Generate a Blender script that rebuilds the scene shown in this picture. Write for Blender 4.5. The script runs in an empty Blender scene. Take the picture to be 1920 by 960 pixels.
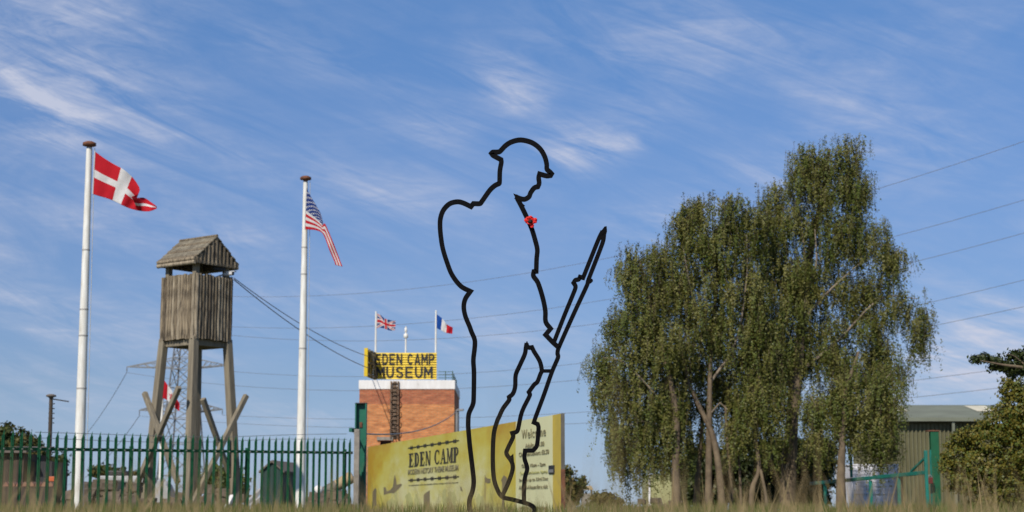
import bpy, math, random
import numpy as np
from mathutils import Vector, Matrix
random.seed(7); rng = np.random.default_rng(7)
scene = bpy.context.scene
COL = scene.collection
R = math.radians

# ------------------------------------------------------------------ camera
FPX = 3200.0; CAMZ = 0.25; PITCH = math.atan(480/3200)
cam = bpy.data.cameras.new('camera'); camo = bpy.data.objects.new('camera', cam); COL.objects.link(camo)
camo.location = (0, 0, CAMZ); camo.rotation_euler = (math.pi/2+PITCH, 0, 0)
cam.sensor_width = 36; cam.lens = 60; cam.clip_start = 0.05; cam.clip_end = 6000
SCULPT_Y = 7.6
cam.dof.use_dof = True; cam.dof.focus_distance = SCULPT_Y/math.cos(PITCH)*0.995; cam.dof.aperture_fstop = 8.0
scene.camera = camo

# ------------------------------------------------------------------ sky, sun, exposure
SUN_AZ = 26.0      # degrees left of straight behind the camera
SUN_EL = 42.0
world = bpy.data.worlds.new('World'); scene.world = world; world.use_nodes = True
nt = world.node_tree; nt.nodes.clear()
def N(t, **kw):
    n = nt.nodes.new(t)
    for k, v in kw.items(): setattr(n, k, v)
    return n
def val(x):
    return x
def M_(op, a, b=None, c=None):
    n = nt.nodes.new('ShaderNodeMath'); n.operation = op
    for i, s in enumerate((a, b, c)):
        if s is None: continue
        if isinstance(s, (int, float)): n.inputs[i].default_value = s
        else: nt.links.new(s, n.inputs[i])
    return n.outputs[0]
sky = N('ShaderNodeTexSky', sky_type='NISHITA', sun_disc=False)
sky.sun_elevation = R(SUN_EL); sky.sun_rotation = R(180+SUN_AZ)
sky.altitude = 0; sky.air_density = 1.0; sky.dust_density = 0.2; sky.ozone_density = 3.0
tc = N('ShaderNodeTexCoord'); sep = N('ShaderNodeSeparateXYZ'); nt.links.new(tc.outputs['Generated'], sep.inputs[0])
X, Y, Z = sep.outputs
zz = M_('MAXIMUM', Z, 0.0)
den = M_('ADD', zz, 0.10)
cx = M_('DIVIDE', X, den); cy = M_('DIVIDE', Y, den)
comb = N('ShaderNodeCombineXYZ'); nt.links.new(cx, comb.inputs[0]); nt.links.new(cy, comb.inputs[1])
mp = N('ShaderNodeMapping'); nt.links.new(comb.outputs[0], mp.inputs[0])
mp.inputs['Rotation'].default_value = (0, 0, R(25)); mp.inputs['Scale'].default_value = (1.0, 0.45, 1)
n1 = N('ShaderNodeTexNoise'); n1.inputs['Scale'].default_value = 2.3; n1.inputs['Detail'].default_value = 9; n1.inputs['Roughness'].default_value = 0.62; n1.inputs['Distortion'].default_value = 0.5
nt.links.new(mp.outputs[0], n1.inputs['Vector'])
n2 = N('ShaderNodeTexNoise'); n2.inputs['Scale'].default_value = 0.55; n2.inputs['Detail'].default_value = 4
nt.links.new(mp.outputs[0], n2.inputs['Vector'])
n3 = N('ShaderNodeTexNoise'); n3.inputs['Scale'].default_value = 7.0; n3.inputs['Detail'].default_value = 6; n3.inputs['Roughness'].default_value = 0.7; n3.inputs['Distortion'].default_value = 1.0
mp3 = N('ShaderNodeMapping'); nt.links.new(comb.outputs[0], mp3.inputs[0]); mp3.inputs['Rotation'].default_value = (0, 0, R(-35)); mp3.inputs['Scale'].default_value = (0.45, 1.0, 1)
nt.links.new(mp3.outputs[0], n3.inputs['Vector'])
mpr = N('ShaderNodeMapping'); nt.links.new(tc.outputs['Generated'], mpr.inputs[0]); mpr.inputs['Rotation'].default_value = (0, R(-20), 0)
mpf = N('ShaderNodeMapping'); nt.links.new(mpr.outputs[0], mpf.inputs[0]); mpf.inputs['Scale'].default_value = (9, 9, 58)
nf = N('ShaderNodeTexNoise'); nf.inputs['Scale'].default_value = 1.0; nf.inputs['Detail'].default_value = 10; nf.inputs['Roughness'].default_value = 0.66; nf.inputs['Distortion'].default_value = 0.9
nt.links.new(mpf.outputs[0], nf.inputs['Vector'])
# cirrus banks, each a soft ellipse of directions (azimuth, elevation tangents)
ysafe = M_('MAXIMUM', Y, 0.05)
az = M_('DIVIDE', X, ysafe); el = M_('DIVIDE', Z, ysafe)
front = M_('GREATER_THAN', Y, 0.05)
def px_dir(u, v):
    x = (u-960)/FPX; y = (480-v)/FPX
    dy = math.cos(PITCH)-y*math.sin(PITCH); dz = math.sin(PITCH)+y*math.cos(PITCH)
    return x/dy, dz/dy
banks = [ # u, v, half length px, half width px, tilt deg (down to right), amount
    (95, 170, 210, 70, 30, 0.95), (150, 222, 170, 22, 10, 0.8), (90, 35, 150, 35, 30, 0.45), (45, 255, 80, 15, 8, 0.6),
    (960, 165, 80, 45, 35, 0.9), (1085, 275, 95, 48, -18, 1.2), (1165, 272, 60, 30, -20, 0.5), (1360, 60, 240, 70, 22, 0.6), (1180, 110, 220, 80, 20, 0.3),
    (690, 350, 220, 70, 10, 0.42), (560, 552, 200, 28, 4, 0.4), (520, 790, 260, 35, 4, 0.5), (1810, 670, 260, 90, -4, 1.0), (560, 100, 260, 50, 18, 0.3), (1700, 260, 200, 90, 30, 0.3), (330, 430, 220, 40, 6, 0.3), (1250, 420, 140, 50, -8, 0.4), (40, 560, 90, 18, 4, 0.5), (620, 790, 120, 20, 6, 0.4), (1010, 620, 180, 26, 8, .4),
    (960, 660, 260, 45, 6, 0.35), (1420, 330, 170, 60, -10, 0.45), (150, 700, 300, 60, 4, 0.2), (820, 245, 100, 30, 10, 0.4)]
tot = None
for (u, v, L, W, tilt, amt) in banks:
    a0, e0 = px_dir(u, v); t = R(tilt)
    da = M_('SUBTRACT', az, a0); de = M_('SUBTRACT', el, e0)
    p = M_('ADD', M_('MULTIPLY', da, math.cos(t)*FPX/L), M_('MULTIPLY', de, -math.sin(t)*FPX/L))
    q = M_('ADD', M_('MULTIPLY', da, math.sin(t)*FPX/W), M_('MULTIPLY', de, math.cos(t)*FPX/W))
    g = M_('MULTIPLY', M_('EXPONENT', M_('MULTIPLY', M_('ADD', M_('MULTIPLY', p, p), M_('MULTIPLY', q, q)), -1.0)), amt)
    tot = g if tot is None else M_('ADD', tot, g)
tot = M_('MULTIPLY', tot, front)
def mr(x, a, b, c, d):
    n = nt.nodes.new('ShaderNodeMapRange'); nt.links.new(x, n.inputs[0])
    for i, s in enumerate((a, b, c, d)): n.inputs[i+1].default_value = s
    n.clamp = True; return n.outputs[0]
wisp = mr(n1.outputs['Fac'], 0.36, 0.72, 0, 1); fine = M_('MULTIPLY', mr(n3.outputs['Fac'], 0.3, 0.7, 0.35, 1.0), mr(nf.outputs['Fac'], 0.36, 0.66, 0.05, 1.35))
broad = mr(n2.outputs['Fac'], 0.40, 0.68, 0.0, 0.62)
cl = M_('ADD', M_('MULTIPLY', broad, M_('MULTIPLY', wisp, M_('ADD', M_('MULTIPLY', fine, 0.95), 0.05))), M_('MULTIPLY', tot, M_('MULTIPLY', M_('ADD', M_('MULTIPLY', wisp, 0.6), 0.4), fine)))
cl = M_('MINIMUM', M_('MULTIPLY', cl, 1.3), 0.85)
veil = M_('MULTIPLY', mr(Z, 0.0, 0.22, 0.06, 0.0), 1.0)      # thin milky air low over the horizon
cl = M_('MINIMUM', M_('ADD', cl, veil), 0.9)
hs = N('ShaderNodeHueSaturation'); hs.inputs['Saturation'].default_value = 1.0; hs.inputs['Value'].default_value = 1.0; hs.inputs['Hue'].default_value = 0.5
nt.links.new(sky.outputs[0], hs.inputs['Color'])
gr = N('ShaderNodeValToRGB'); nt.links.new(mr(Z, 0.0, 0.33, 0, 1), gr.inputs[0])      # clearer, bluer air than the sky model's default
stops = ((0.0, (.40, .53, .90)), (.10, (.41, .49, .76)), (.22, (.43, .495, .69)), (.44, (.51, .575, .76)), (.67, (.545, .66, .86)), (.88, (.56, .735, .945)))
while len(gr.color_ramp.elements) < len(stops): gr.color_ramp.elements.new(.5)
for e, (p_, c_) in zip(gr.color_ramp.elements, stops): e.position = p_; e.color = (c_[0]*.90, c_[1]*.93, c_[2]*.95, 1)
grm = N('ShaderNodeMixRGB', blend_type='MULTIPLY'); grm.inputs[0].default_value = 1.0; nt.links.new(hs.outputs[0], grm.inputs[1]); nt.links.new(gr.outputs[0], grm.inputs[2])
mixc = N('ShaderNodeMixRGB'); nt.links.new(cl, mixc.inputs[0]); nt.links.new(grm.outputs[0], mixc.inputs[1]); mixc.inputs[2].default_value = (4.9, 5.15, 6.2, 1)
bg = N('ShaderNodeBackground'); bg.inputs[1].default_value = 0.12; nt.links.new(mixc.outputs[0], bg.inputs[0])
wo = N('ShaderNodeOutputWorld'); nt.links.new(bg.outputs[0], wo.inputs[0])
sl = bpy.data.lights.new('sun', 'SUN'); sl.energy = 4.6; sl.angle = R(0.53); sl.color = (1.0, 0.93, 0.82)
so = bpy.data.objects.new('sun', sl); COL.objects.link(so)
SUNV = Vector((-math.sin(R(SUN_AZ))*math.cos(R(SUN_EL)), -math.cos(R(SUN_AZ))*math.cos(R(SUN_EL)), math.sin(R(SUN_EL))))
so.rotation_euler = (-SUNV).to_track_quat('-Z', 'Y').to_euler(); so.location = (-20, -20, 30)
vs = scene.view_settings; vs.view_transform = 'Standard'; vs.look = 'None'; vs.exposure = 0.0; vs.gamma = 1.0; vs.use_curve_mapping = False

# ------------------------------------------------------------------ helpers
def P(u, v, Yd):
    x = (u-960)/FPX; y = (480-v)/FPX
    d = Vector((x, math.cos(PITCH)-y*math.sin(PITCH), math.sin(PITCH)+y*math.cos(PITCH)))
    return Vector((0, 0, CAMZ)) + d*(Yd/d.y)
def ground_z(y):
    t = min(max((y-9)/16.0, 0), 1); return 0.10*t*t*(3-2*t)
ORG = {}
def tag(o, label=None, cat=None, group=None, kind=None):
    if label: o['label'] = label
    if cat: o['category'] = cat
    if group: o['group'] = group
    if kind: o['kind'] = kind
    return o
def thing(name, loc, label, cat, group=None):
    o = bpy.data.objects.new(name, None); COL.objects.link(o); o.location = loc; o.empty_display_size = 0.2
    ORG[o.name] = Vector(loc); return tag(o, label, cat, group)
def link(name, me, parent=None, loc=(0, 0, 0), rot=None):
    o = bpy.data.objects.new(name, me); COL.objects.link(o); o.location = loc
    if rot is not None: o.rotation_euler = rot
    if parent is not None: o.parent = parent; ORG[o.name] = ORG[parent.name]
    else: ORG[o.name] = Vector(loc)
    return o
class MB:
    def __init__(s): s.v = []; s.f = []; s.m = []; s.sm = []
    def add(s, vs, fs, m=0, smooth=False):
        b = len(s.v); s.v += [Vector(x) for x in vs]
        for f in fs: s.f.append(tuple(i+b for i in f)); s.m.append(m); s.sm.append(smooth)
        return s
    def box(s, c, size, rot=None, m=0):
        hx, hy, hz = size[0]/2, size[1]/2, size[2]/2; c = Vector(c)
        vs = [Vector((x, y, z)) for z in (-hz, hz) for y in (-hy, hy) for x in (-hx, hx)]
        if rot is not None: vs = [rot @ w for w in vs]
        return s.add([c+w for w in vs], [(0, 2, 3, 1), (4, 5, 7, 6), (0, 1, 5, 4), (2, 6, 7, 3), (0, 4, 6, 2), (1, 3, 7, 5)], m)
    def bar(s, a, b, w, h, up=(0, 0, 1), m=0, w2=None, h2=None):
        a = Vector(a); b = Vector(b); d = (b-a).normalized(); up = Vector(up)
        sd = d.cross(up)
        if sd.length < 1e-4: sd = d.cross(Vector((0, 1, 0)))
        sd.normalize(); u = sd.cross(d).normalized(); w2 = w2 or w; h2 = h2 or h
        vs = [a+sd*x*w/2+u*y*h/2 for x, y in ((-1, -1), (1, -1), (1, 1), (-1, 1))] + [b+sd*x*w2/2+u*y*h2/2 for x, y in ((-1, -1), (1, -1), (1, 1), (-1, 1))]
        return s.add(vs, [(3, 2, 1, 0), (4, 5, 6, 7), (0, 1, 5, 4), (1, 2, 6, 5), (2, 3, 7, 6), (3, 0, 4, 7)], m)
    def tube(s, pts, rs, n=8, m=0, cap=True):
        pts = [Vector(p) for p in pts]
        if isinstance(rs, (int, float)): rs = [rs]*len(pts)
        rings = []; ref = None
        for i, p in enumerate(pts):
            d = (pts[min(i+1, len(pts)-1)]-pts[max(i-1, 0)]).normalized()
            if ref is None: ref = Vector((1, 0, 0)) if abs(d.x) < 0.8 else Vector((0, 0, 1))
            a = d.cross(ref).normalized(); b = a.cross(d).normalized(); ref = b
            rings.append([p+(a*math.cos(2*math.pi*k/n)+b*math.sin(2*math.pi*k/n))*rs[i] for k in range(n)])
        vs = [w for r in rings for w in r]; fs = []
        for i in range(len(rings)-1):
            for k in range(n): fs.append((i*n+k, i*n+(k+1) % n, (i+1)*n+(k+1) % n, (i+1)*n+k))
        s.add(vs, fs, m, True)
        if cap: s.add(rings[0], [tuple(range(n))], m); s.add(rings[-1], [tuple(reversed(range(n)))], m)
        return s
    def prism(s, poly, off, m=0):
        n = len(poly); poly = [Vector(p) for p in poly]; off = Vector(off)
        fs = [tuple(range(n)), tuple(range(2*n-1, n-1, -1))] + [(i, i+n, (i+1) % n+n, (i+1) % n) for i in range(n)]
        return s.add(poly+[p+off for p in poly], fs, m)
    def build(s, name, mats, parent=None, loc=None, bevel=0):
        if not isinstance(mats, (list, tuple)): mats = [mats]
        o_ = ORG[parent.name] if parent is not None else Vector(loc if loc is not None else (0, 0, 0))
        me = bpy.data.meshes.new(name); me.from_pydata([tuple(w-o_) for w in s.v], [], s.f)
        for mm in mats: me.materials.append(mm)
        me.polygons.foreach_set('material_index', s.m); me.polygons.foreach_set('use_smooth', s.sm); me.update()
        o = link(name, me, parent, (0, 0, 0) if parent is not None else o_)
        if bevel:
            b = o.modifiers.new('bevel', 'BEVEL'); b.width = bevel; b.segments = 2; b.limit_method = 'ANGLE'
        return o
def np_mesh(name, V, F, mats, parent=None, loc=(0, 0, 0), attr=None, midx=None):
    o_ = np.array(ORG[parent.name] if parent is not None else loc, dtype=np.float64)
    V = (V-o_).astype(np.float32); F = F.astype(np.int32); k = F.shape[1]
    me = bpy.data.meshes.new(name); me.vertices.add(len(V)); me.vertices.foreach_set('co', V.ravel())
    me.loops.add(F.size); me.loops.foreach_set('vertex_index', F.ravel())
    me.polygons.add(len(F)); me.polygons.foreach_set('loop_start', np.arange(len(F), dtype=np.int32)*k)
    try: me.polygons.foreach_set('loop_total', np.full(len(F), k, dtype=np.int32))
    except Exception: pass
    for mm in (mats if isinstance(mats, (list, tuple)) else [mats]): me.materials.append(mm)
    if midx is not None: me.polygons.foreach_set('material_index', midx.astype(np.int32))
    me.update(calc_edges=True); me.validate()
    return link(name, me, parent, (0, 0, 0) if parent is not None else loc)
def catmull(pts, sub=4, corner=48):
    out = []; n = len(pts); pts = [Vector(p) for p in pts]
    def turn(i):
        if i == 0 or i == n-1: return True
        a = pts[i]-pts[i-1]; b = pts[i+1]-pts[i]
        return a.length > 1e-6 and b.length > 1e-6 and math.degrees(a.angle(b)) > corner
    T = []
    for i in range(n):
        T.append(None if turn(i) else (pts[i+1]-pts[i-1])*0.5)
    for i in range(n-1):
        a, b = pts[i], pts[i+1]; l = (b-a)
        ta = T[i] if T[i] is not None else l; tb = T[i+1] if T[i+1] is not None else l
        if ta.length > 1.3*l.length: ta = ta.normalized()*1.3*l.length
        if tb.length > 1.3*l.length: tb = tb.normalized()*1.3*l.length
        for k in range(sub):
            t = k/sub; t2 = t*t; t3 = t2*t
            out.append(a*(2*t3-3*t2+1)+ta*(t3-2*t2+t)+b*(-2*t3+3*t2)+tb*(t3-t2))
    out.append(pts[-1]); return out

# ------------------------------------------------------------------ materials
def pmat(name, c1, c2=None, scale=4.0, rough=0.7, bump=0.0, bscale=None, metal=0.0, stretch=(1, 1, 1), trans=0.0, c3=None, coat=0.0, spec=0.5, lo=0.35, hi=0.65):
    m = bpy.data.materials.new(name); m.use_nodes = True; t = m.node_tree; b = t.nodes['Principled BSDF']
    b.inputs['Roughness'].default_value = rough; b.inputs['Metallic'].default_value = metal
    b.inputs['Coat Weight'].default_value = coat; b.inputs['Specular IOR Level'].default_value = spec
    c2 = c2 or tuple(x*0.82 for x in c1)
    g = t.nodes.new('ShaderNodeTexCoord'); mpn = t.nodes.new('ShaderNodeMapping'); t.links.new(g.outputs['Object'], mpn.inputs[0]); mpn.inputs['Scale'].default_value = stretch
    n = t.nodes.new('ShaderNodeTexNoise'); n.inputs['Scale'].default_value = scale; n.inputs['Detail'].default_value = 6; n.inputs['Roughness'].default_value = 0.6
    t.links.new(mpn.outputs[0], n.inputs['Vector'])
    r = t.nodes.new('ShaderNodeValToRGB'); t.links.new(n.outputs['Fac'], r.inputs[0])
    r.color_ramp.elements[0].position = lo; r.color_ramp.elements[1].position = hi
    r.color_ramp.elements[0].color = (*c1, 1); r.color_ramp.elements[1].color = (*c2, 1)
    if c3:
        e = r.color_ramp.elements.new(min(hi+0.1, 0.98)); e.color = (*c3, 1)
    t.links.new(r.outputs[0], b.inputs['Base Color'])
    if bump:
        bn = t.nodes.new('ShaderNodeTexNoise'); bn.inputs['Scale'].default_value = bscale or scale*4; bn.inputs['Detail'].default_value = 5
        t.links.new(mpn.outputs[0], bn.inputs['Vector'])
        bp = t.nodes.new('ShaderNodeBump'); bp.inputs['Strength'].default_value = bump; bp.inputs['Distance'].default_value = 0.02
        t.links.new(bn.outputs['Fac'], bp.inputs['Height']); t.links.new(bp.outputs[0], b.inputs['Normal'])
    if trans:
        tr = t.nodes.new('ShaderNodeBsdfTranslucent'); t.links.new(r.outputs[0], tr.inputs[0])
        mx = t.nodes.new('ShaderNodeMixShader'); mx.inputs[0].default_value = trans
        t.links.new(b.outputs[0], mx.inputs[1]); t.links.new(tr.outputs[0], mx.inputs[2]); t.links.new(mx.outputs[0], t.nodes['Material Output'].inputs[0])
    return m
MT = {}
MT['steel_black'] = pmat('black_painted_steel', (0.0025, 0.0025, 0.0035), (0.0045, 0.004, 0.005), 20, 0.55, 0.1, spec=0.06)
MT['poppy_red'] = pmat('poppy_red', (0.80, 0.025, 0.015), (0.62, 0.010, 0.015), 60, 0.6, trans=0.25)
MT['poppy_black'] = pmat('poppy_black', (0.008, 0.006, 0.006), None, 60, 0.8)
MT['pole_white'] = pmat('pole_white', (0.80, 0.79, 0.74), (0.64, 0.61, 0.54), 3, 0.45, 0.05, stretch=(6, 6, 0.9), c3=(.36, .31, .24))
MT['pole_joint'] = pmat('pole_joint', (0.42, 0.40, 0.37), None, 12, 0.6)
MT['ladder'] = pmat('ladder_brown', (0.19, 0.12, 0.075), (0.085, 0.06, 0.04), 6, 0.85, 0.3)
MT['rust'] = pmat('rusty_steel', (0.20, 0.075, 0.035), (0.11, 0.045, 0.028), 14, 0.85, 0.3)
MT['rope'] = pmat('rope', (0.5, 0.48, 0.42), None, 20, 0.9)
def clothm(n, c): return pmat(n, c, tuple(x*0.88 for x in c), 9, 0.85, 0.15, 60, trans=0.32, spec=0.1)
MT['f_red'] = clothm('flag_red', (0.60, 0.022, 0.035)); MT['f_white'] = clothm('flag_white', (0.78, 0.76, 0.74)); MT['f_blue'] = clothm('flag_blue', (0.025, 0.055, 0.23)); MT['f_midblue'] = clothm('flag_mid_blue', (0.02, 0.10, 0.42))
MT['wood'] = pmat('weathered_wood', (0.32, 0.255, 0.17), (0.07, 0.054, 0.036), 3.2, 0.9, 0.6, 22, stretch=(6, 6, 0.8), lo=0.40, hi=0.64)
MT['wood2'] = pmat('weathered_wood_darker', (0.23, 0.18, 0.115), (0.06, 0.046, 0.03), 3.2, 0.9, 0.6, 22, stretch=(6, 6, 0.8), lo=0.40, hi=0.64)
MT['wood3'] = pmat('weathered_wood_silvery', (0.38, 0.315, 0.22), (0.12, 0.095, 0.065), 3.0, 0.9, 0.6, 22, stretch=(6, 6, 0.8), lo=0.40, hi=0.64)
MT['wood4'] = pmat('weathered_wood_dark_knotted', (0.15, 0.115, 0.075), (0.05, 0.038, 0.026), 2.0, 0.9, 0.6, 22, stretch=(6, 6, 1.4), lo=0.40, hi=0.62)
MT['wood_roof'] = pmat('roof_wood', (0.24, 0.21, 0.15), (0.12, 0.10, 0.072), 5, 0.95, 0.7, 25)
MT['timber'] = pmat('tower_timber', (0.27, 0.23, 0.16), (0.13, 0.11, 0.08), 2.2, 0.9, 0.5, 18, stretch=(5, 5, 0.4), lo=0.3, hi=0.75)
MT['cctv'] = pmat('camera_housing', (0.75, 0.75, 0.75), None, 5, 0.4)
MT['dark'] = pmat('dark_metal', (0.02, 0.02, 0.022), None, 5, 0.6)
MT['galv'] = pmat('galvanised_steel', (0.26, 0.265, 0.27), (0.17, 0.17, 0.175), 3, 0.6, metal=0.3)
MT['cable'] = pmat('aluminium_cable', (0.16, 0.16, 0.18), None, 3, 0.6)
MT['fence_green'] = pmat('fence_green_paint', (0.004, 0.092, 0.038), (0.003, 0.062, 0.026), 6, 0.65, 0.1, c3=(0.015, 0.12, 0.06), spec=0.2)
MT['fence_bolt'] = pmat('bolt_zinc', (0.35, 0.36, 0.34), None, 6, 0.4, metal=0.6)
MT['post_green'] = pmat('gate_post_green', (0.005, 0.13, 0.075), (0.004, 0.09, 0.055), 3, 0.5, 0.1, c3=(0.09, 0.055, 0.03), lo=0.3, hi=0.72)
MT['teal'] = pmat('barrier_teal_paint', (0.006, 0.17, 0.13), (0.004, 0.11, 0.085), 5, 0.5, 0.1)
MT['pillar_green'] = pmat('pillar_green', (0.003, 0.095, 0.035), (0.002, 0.07, 0.026), 4, 0.55)
MT['concrete'] = pmat('concrete', (0.30, 0.27, 0.23), (0.20, 0.18, 0.155), 7, 0.95, 0.4, 40)
MT['parapet'] = pmat('white_parapet', (0.80, 0.78, 0.76), (0.68, 0.65, 0.62), 2, 0.7, 0.1, stretch=(2.5, 2.5, .6), c3=(.42, .38, .33))
MT['letter_black'] = pmat('letter_black', (0.012, 0.012, 0.014), None, 5, 0.7)
MT['sign_yellow'] = pmat('sign_yellow', (0.72, 0.50, 0.012), (0.58, 0.40, 0.010), 1.4, 0.55, 0.1)
MT['sign_backing'] = pmat('sign_back_dark', (0.17, 0.13, 0.06), (0.09, 0.07, 0.04), 3, 0.8)
MT['rail_green'] = pmat('railing_green', (0.05, 0.10, 0.09), None, 6, 0.6)
MT['print_dark'] = pmat('print_dark', (0.02, 0.018, 0.012), (0.035, 0.03, 0.018), 3, 0.7)
MT['print_grey'] = pmat('print_grey', (0.19, 0.17, 0.09), (0.26, 0.235, 0.13), 3, 0.7)
MT['print_soft'] = pmat('print_soft_brown', (0.13, 0.105, 0.06), (0.18, 0.15, 0.08), 1.5, 0.75, lo=0.3, hi=0.7)
MT['print_faint'] = pmat('print_faint_olive', (0.36, 0.35, 0.13), (0.46, 0.45, 0.19), 1.8, 0.75, lo=0.3, hi=0.7)
MT['welcome'] = pmat('welcome_panel', (0.62, 0.61, 0.36), (0.55, 0.53, 0.28), 0.9, 0.6)
MT['mustard'] = pmat('mustard_strip', (0.52, 0.38, 0.05), (0.38, 0.29, 0.05), 1.6, 0.65, 0.1)
MT['shed_wall'] = pmat('shed_green_sheet', (0.135, 0.128, 0.066), (0.11, 0.104, 0.054), 1.2, 0.6)
MT['shed_roof'] = pmat('shed_roof_sheet', (0.18, 0.195, 0.145), (0.145, 0.155, 0.115), 1.0, 0.6)
MT['rooflight'] = pmat('rooflight_sheet', (0.72, 0.66, 0.48), None, 2, 0.5)
MT['hut_pale'] = pmat('hut_pale_green', (0.38, 0.37, 0.17), (0.32, 0.32, 0.15), 2, 0.7)
MT['white_sheet'] = pmat('white_profiled_sheet', (0.80, 0.79, 0.80), (0.70, 0.69, 0.71), 2, 0.6)
MT['leaf_birch'] = pmat('birch_leaf', (0.125, 0.130, 0.024), (0.205, 0.190, 0.050), 0.9, 0.5, trans=0.27, spec=0.3)
MT['leaf_birch2'] = pmat('birch_leaf_green', (0.085, 0.115, 0.018), (0.145, 0.162, 0.036), 0.9, 0.5, trans=0.27, spec=0.3)
MT['leaf_hawthorn'] = pmat('hawthorn_leaf', (0.115, 0.105, 0.012), (0.17, 0.135, 0.018), 2.0, 0.5, trans=0.22, spec=0.3)
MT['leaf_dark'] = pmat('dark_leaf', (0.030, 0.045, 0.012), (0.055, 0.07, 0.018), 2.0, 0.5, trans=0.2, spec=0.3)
MT['leaf_brown'] = pmat('autumn_leaf', (0.14, 0.10, 0.03), (0.08, 0.085, 0.02), 2.0, 0.6, trans=0.2, spec=0.2)
MT['twig'] = pmat('birch_twig', (0.075, 0.05, 0.03), None, 5, 0.8)
MT['bark'] = pmat('birch_bark', (0.17, 0.125, 0.075), (0.075, 0.052, 0.032), 3.5, 0.85, 0.5, 20, stretch=(1.2, 1.2, 0.8), c3=(0.40, 0.36, 0.30))
MT['bark_white'] = pmat('birch_bark_pale', (0.32, 0.26, 0.19), (0.12, 0.09, 0.06), 3.5, 0.85, 0.5, 20, stretch=(1, 1, 2.5))
MT['grass_green'] = pmat('grass_green', (0.085, 0.115, 0.022), (0.17, 0.17, 0.05), 0.8, 0.6, trans=0.3, spec=0.2)
MT['grass_dry'] = pmat('grass_dry', (0.36, 0.26, 0.13), (0.24, 0.19, 0.085), 1.6, 0.65, trans=0.3, spec=0.2)
MT['soil'] = pmat('field_soil', (0.13, 0.12, 0.05), (0.09, 0.10, 0.035), 0.7, 1.0, 0.5, 8)
MT['brown_hut'] = pmat('brown_boarding', (0.075, 0.055, 0.038), (0.05, 0.036, 0.026), 3, 0.85, 0.2)
MT['tile'] = pmat('clay_tile', (0.30, 0.16, 0.10), (0.20, 0.10, 0.07), 4, 0.85, 0.2)
MT['orange'] = pmat('orange_plastic', (0.6, 0.12, 0.03), None, 4, 0.5)
MT['tarp'] = pmat('pale_tarp', (0.42, 0.42, 0.42), (0.30, 0.30, 0.29), 3, 0.7, 0.3)
MT['tank_grey'] = pmat('vehicle_grey', (0.14, 0.13, 0.11), (0.09, 0.085, 0.07), 3, 0.7)
MT['rubber'] = pmat('rubber', (0.018, 0.018, 0.018), None, 6, 0.9)
MT['rubble'] = pmat('rubble_stone', (0.16, 0.125, 0.095), (0.08, 0.062, 0.046), 3, 0.95, 0.6, 12)
MT['felt'] = pmat('roof_felt_brown', (0.15, 0.125, 0.105), None, 4, 0.9)
MT['hut_green'] = pmat('hut_dark_green', (0.012, 0.045, 0.036), (0.010, 0.034, 0.028), 3, 0.6)
MT['tan'] = pmat('tan_canvas', (0.40, 0.30, 0.17), None, 5, 0.8)
MT['padlock'] = pmat('red_padlock', (0.14, 0.012, 0.012), None, 5, 0.5)
def brick_mat(name, c1, c2, mortar):
    m = bpy.data.materials.new(name); m.use_nodes = True; t = m.node_tree; b = t.nodes['Principled BSDF']; b.inputs['Roughness'].default_value = 0.9
    g = t.nodes.new('ShaderNodeTexCoord'); s = t.nodes.new('ShaderNodeSeparateXYZ'); t.links.new(g.outputs['Object'], s.inputs[0])
    a = t.nodes.new('ShaderNodeMath'); a.operation = 'ADD'; t.links.new(s.outputs[0], a.inputs[0]); t.links.new(s.outputs[1], a.inputs[1])
    c = t.nodes.new('ShaderNodeCombineXYZ'); t.links.new(a.outputs[0], c.inputs[0]); t.links.new(s.outputs[2], c.inputs[1])
    br = t.nodes.new('ShaderNodeTexBrick'); t.links.new(c.outputs[0], br.inputs['Vector']); br.inputs['Scale'].default_value = 1.0
    br.inputs['Brick Width'].default_value = 0.235; br.inputs['Row Height'].default_value = 0.078; br.inputs['Mortar Size'].default_value = 0.010; br.inputs['Mortar Smooth'].default_value = 0.2
    br.inputs['Color1'].default_value = (*c1, 1); br.inputs['Color2'].default_value = (*c2, 1); br.inputs['Mortar'].default_value = (*mortar, 1); br.inputs['Bias'].default_value = -0.1
    n = t.nodes.new('ShaderNodeTexNoise'); mpn = t.nodes.new('ShaderNodeMapping'); mpn.inputs['Scale'].default_value = (1.0, 3.0, 1); t.links.new(c.outputs[0], mpn.inputs[0]); t.links.new(mpn.outputs[0], n.inputs['Vector'])
    n.inputs['Scale'].default_value = 2.2; n.inputs['Detail'].default_value = 8; n.inputs['Roughness'].default_value = 0.75
    r = t.nodes.new('ShaderNodeValToRGB'); t.links.new(n.outputs['Fac'], r.inputs[0])
    r.color_ramp.elements[0].position = 0.3; r.color_ramp.elements[0].color = (0.50, 0.48, 0.5, 1); r.color_ramp.elements[1].position = 0.7; r.color_ramp.elements[1].color = (1.35, 1.35, 1.30, 1)
    mx = t.nodes.new('ShaderNodeMixRGB'); mx.blend_type = 'MULTIPLY'; mx.inputs[0].default_value = 1.0; t.links.new(br.outputs[0], mx.inputs[1]); t.links.new(r.outputs[0], mx.inputs[2])
    t.links.new(mx.outputs[0], b.inputs['Base Color'])
    bp = t.nodes.new('ShaderNodeBump'); bp.inputs['Strength'].default_value = 0.6; bp.inputs['Distance'].default_value = 0.01; bp.invert = True
    t.links.new(br.outputs['Fac'], bp.inputs['Height']); t.links.new(bp.outputs[0], b.inputs['Normal'])
    return m
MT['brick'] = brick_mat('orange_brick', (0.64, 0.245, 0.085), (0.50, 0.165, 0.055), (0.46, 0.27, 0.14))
MT['brick_dark'] = brick_mat('dark_red_brick', (0.46, 0.145, 0.065), (0.36, 0.10, 0.05), (0.36, 0.19, 0.11))

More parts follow.
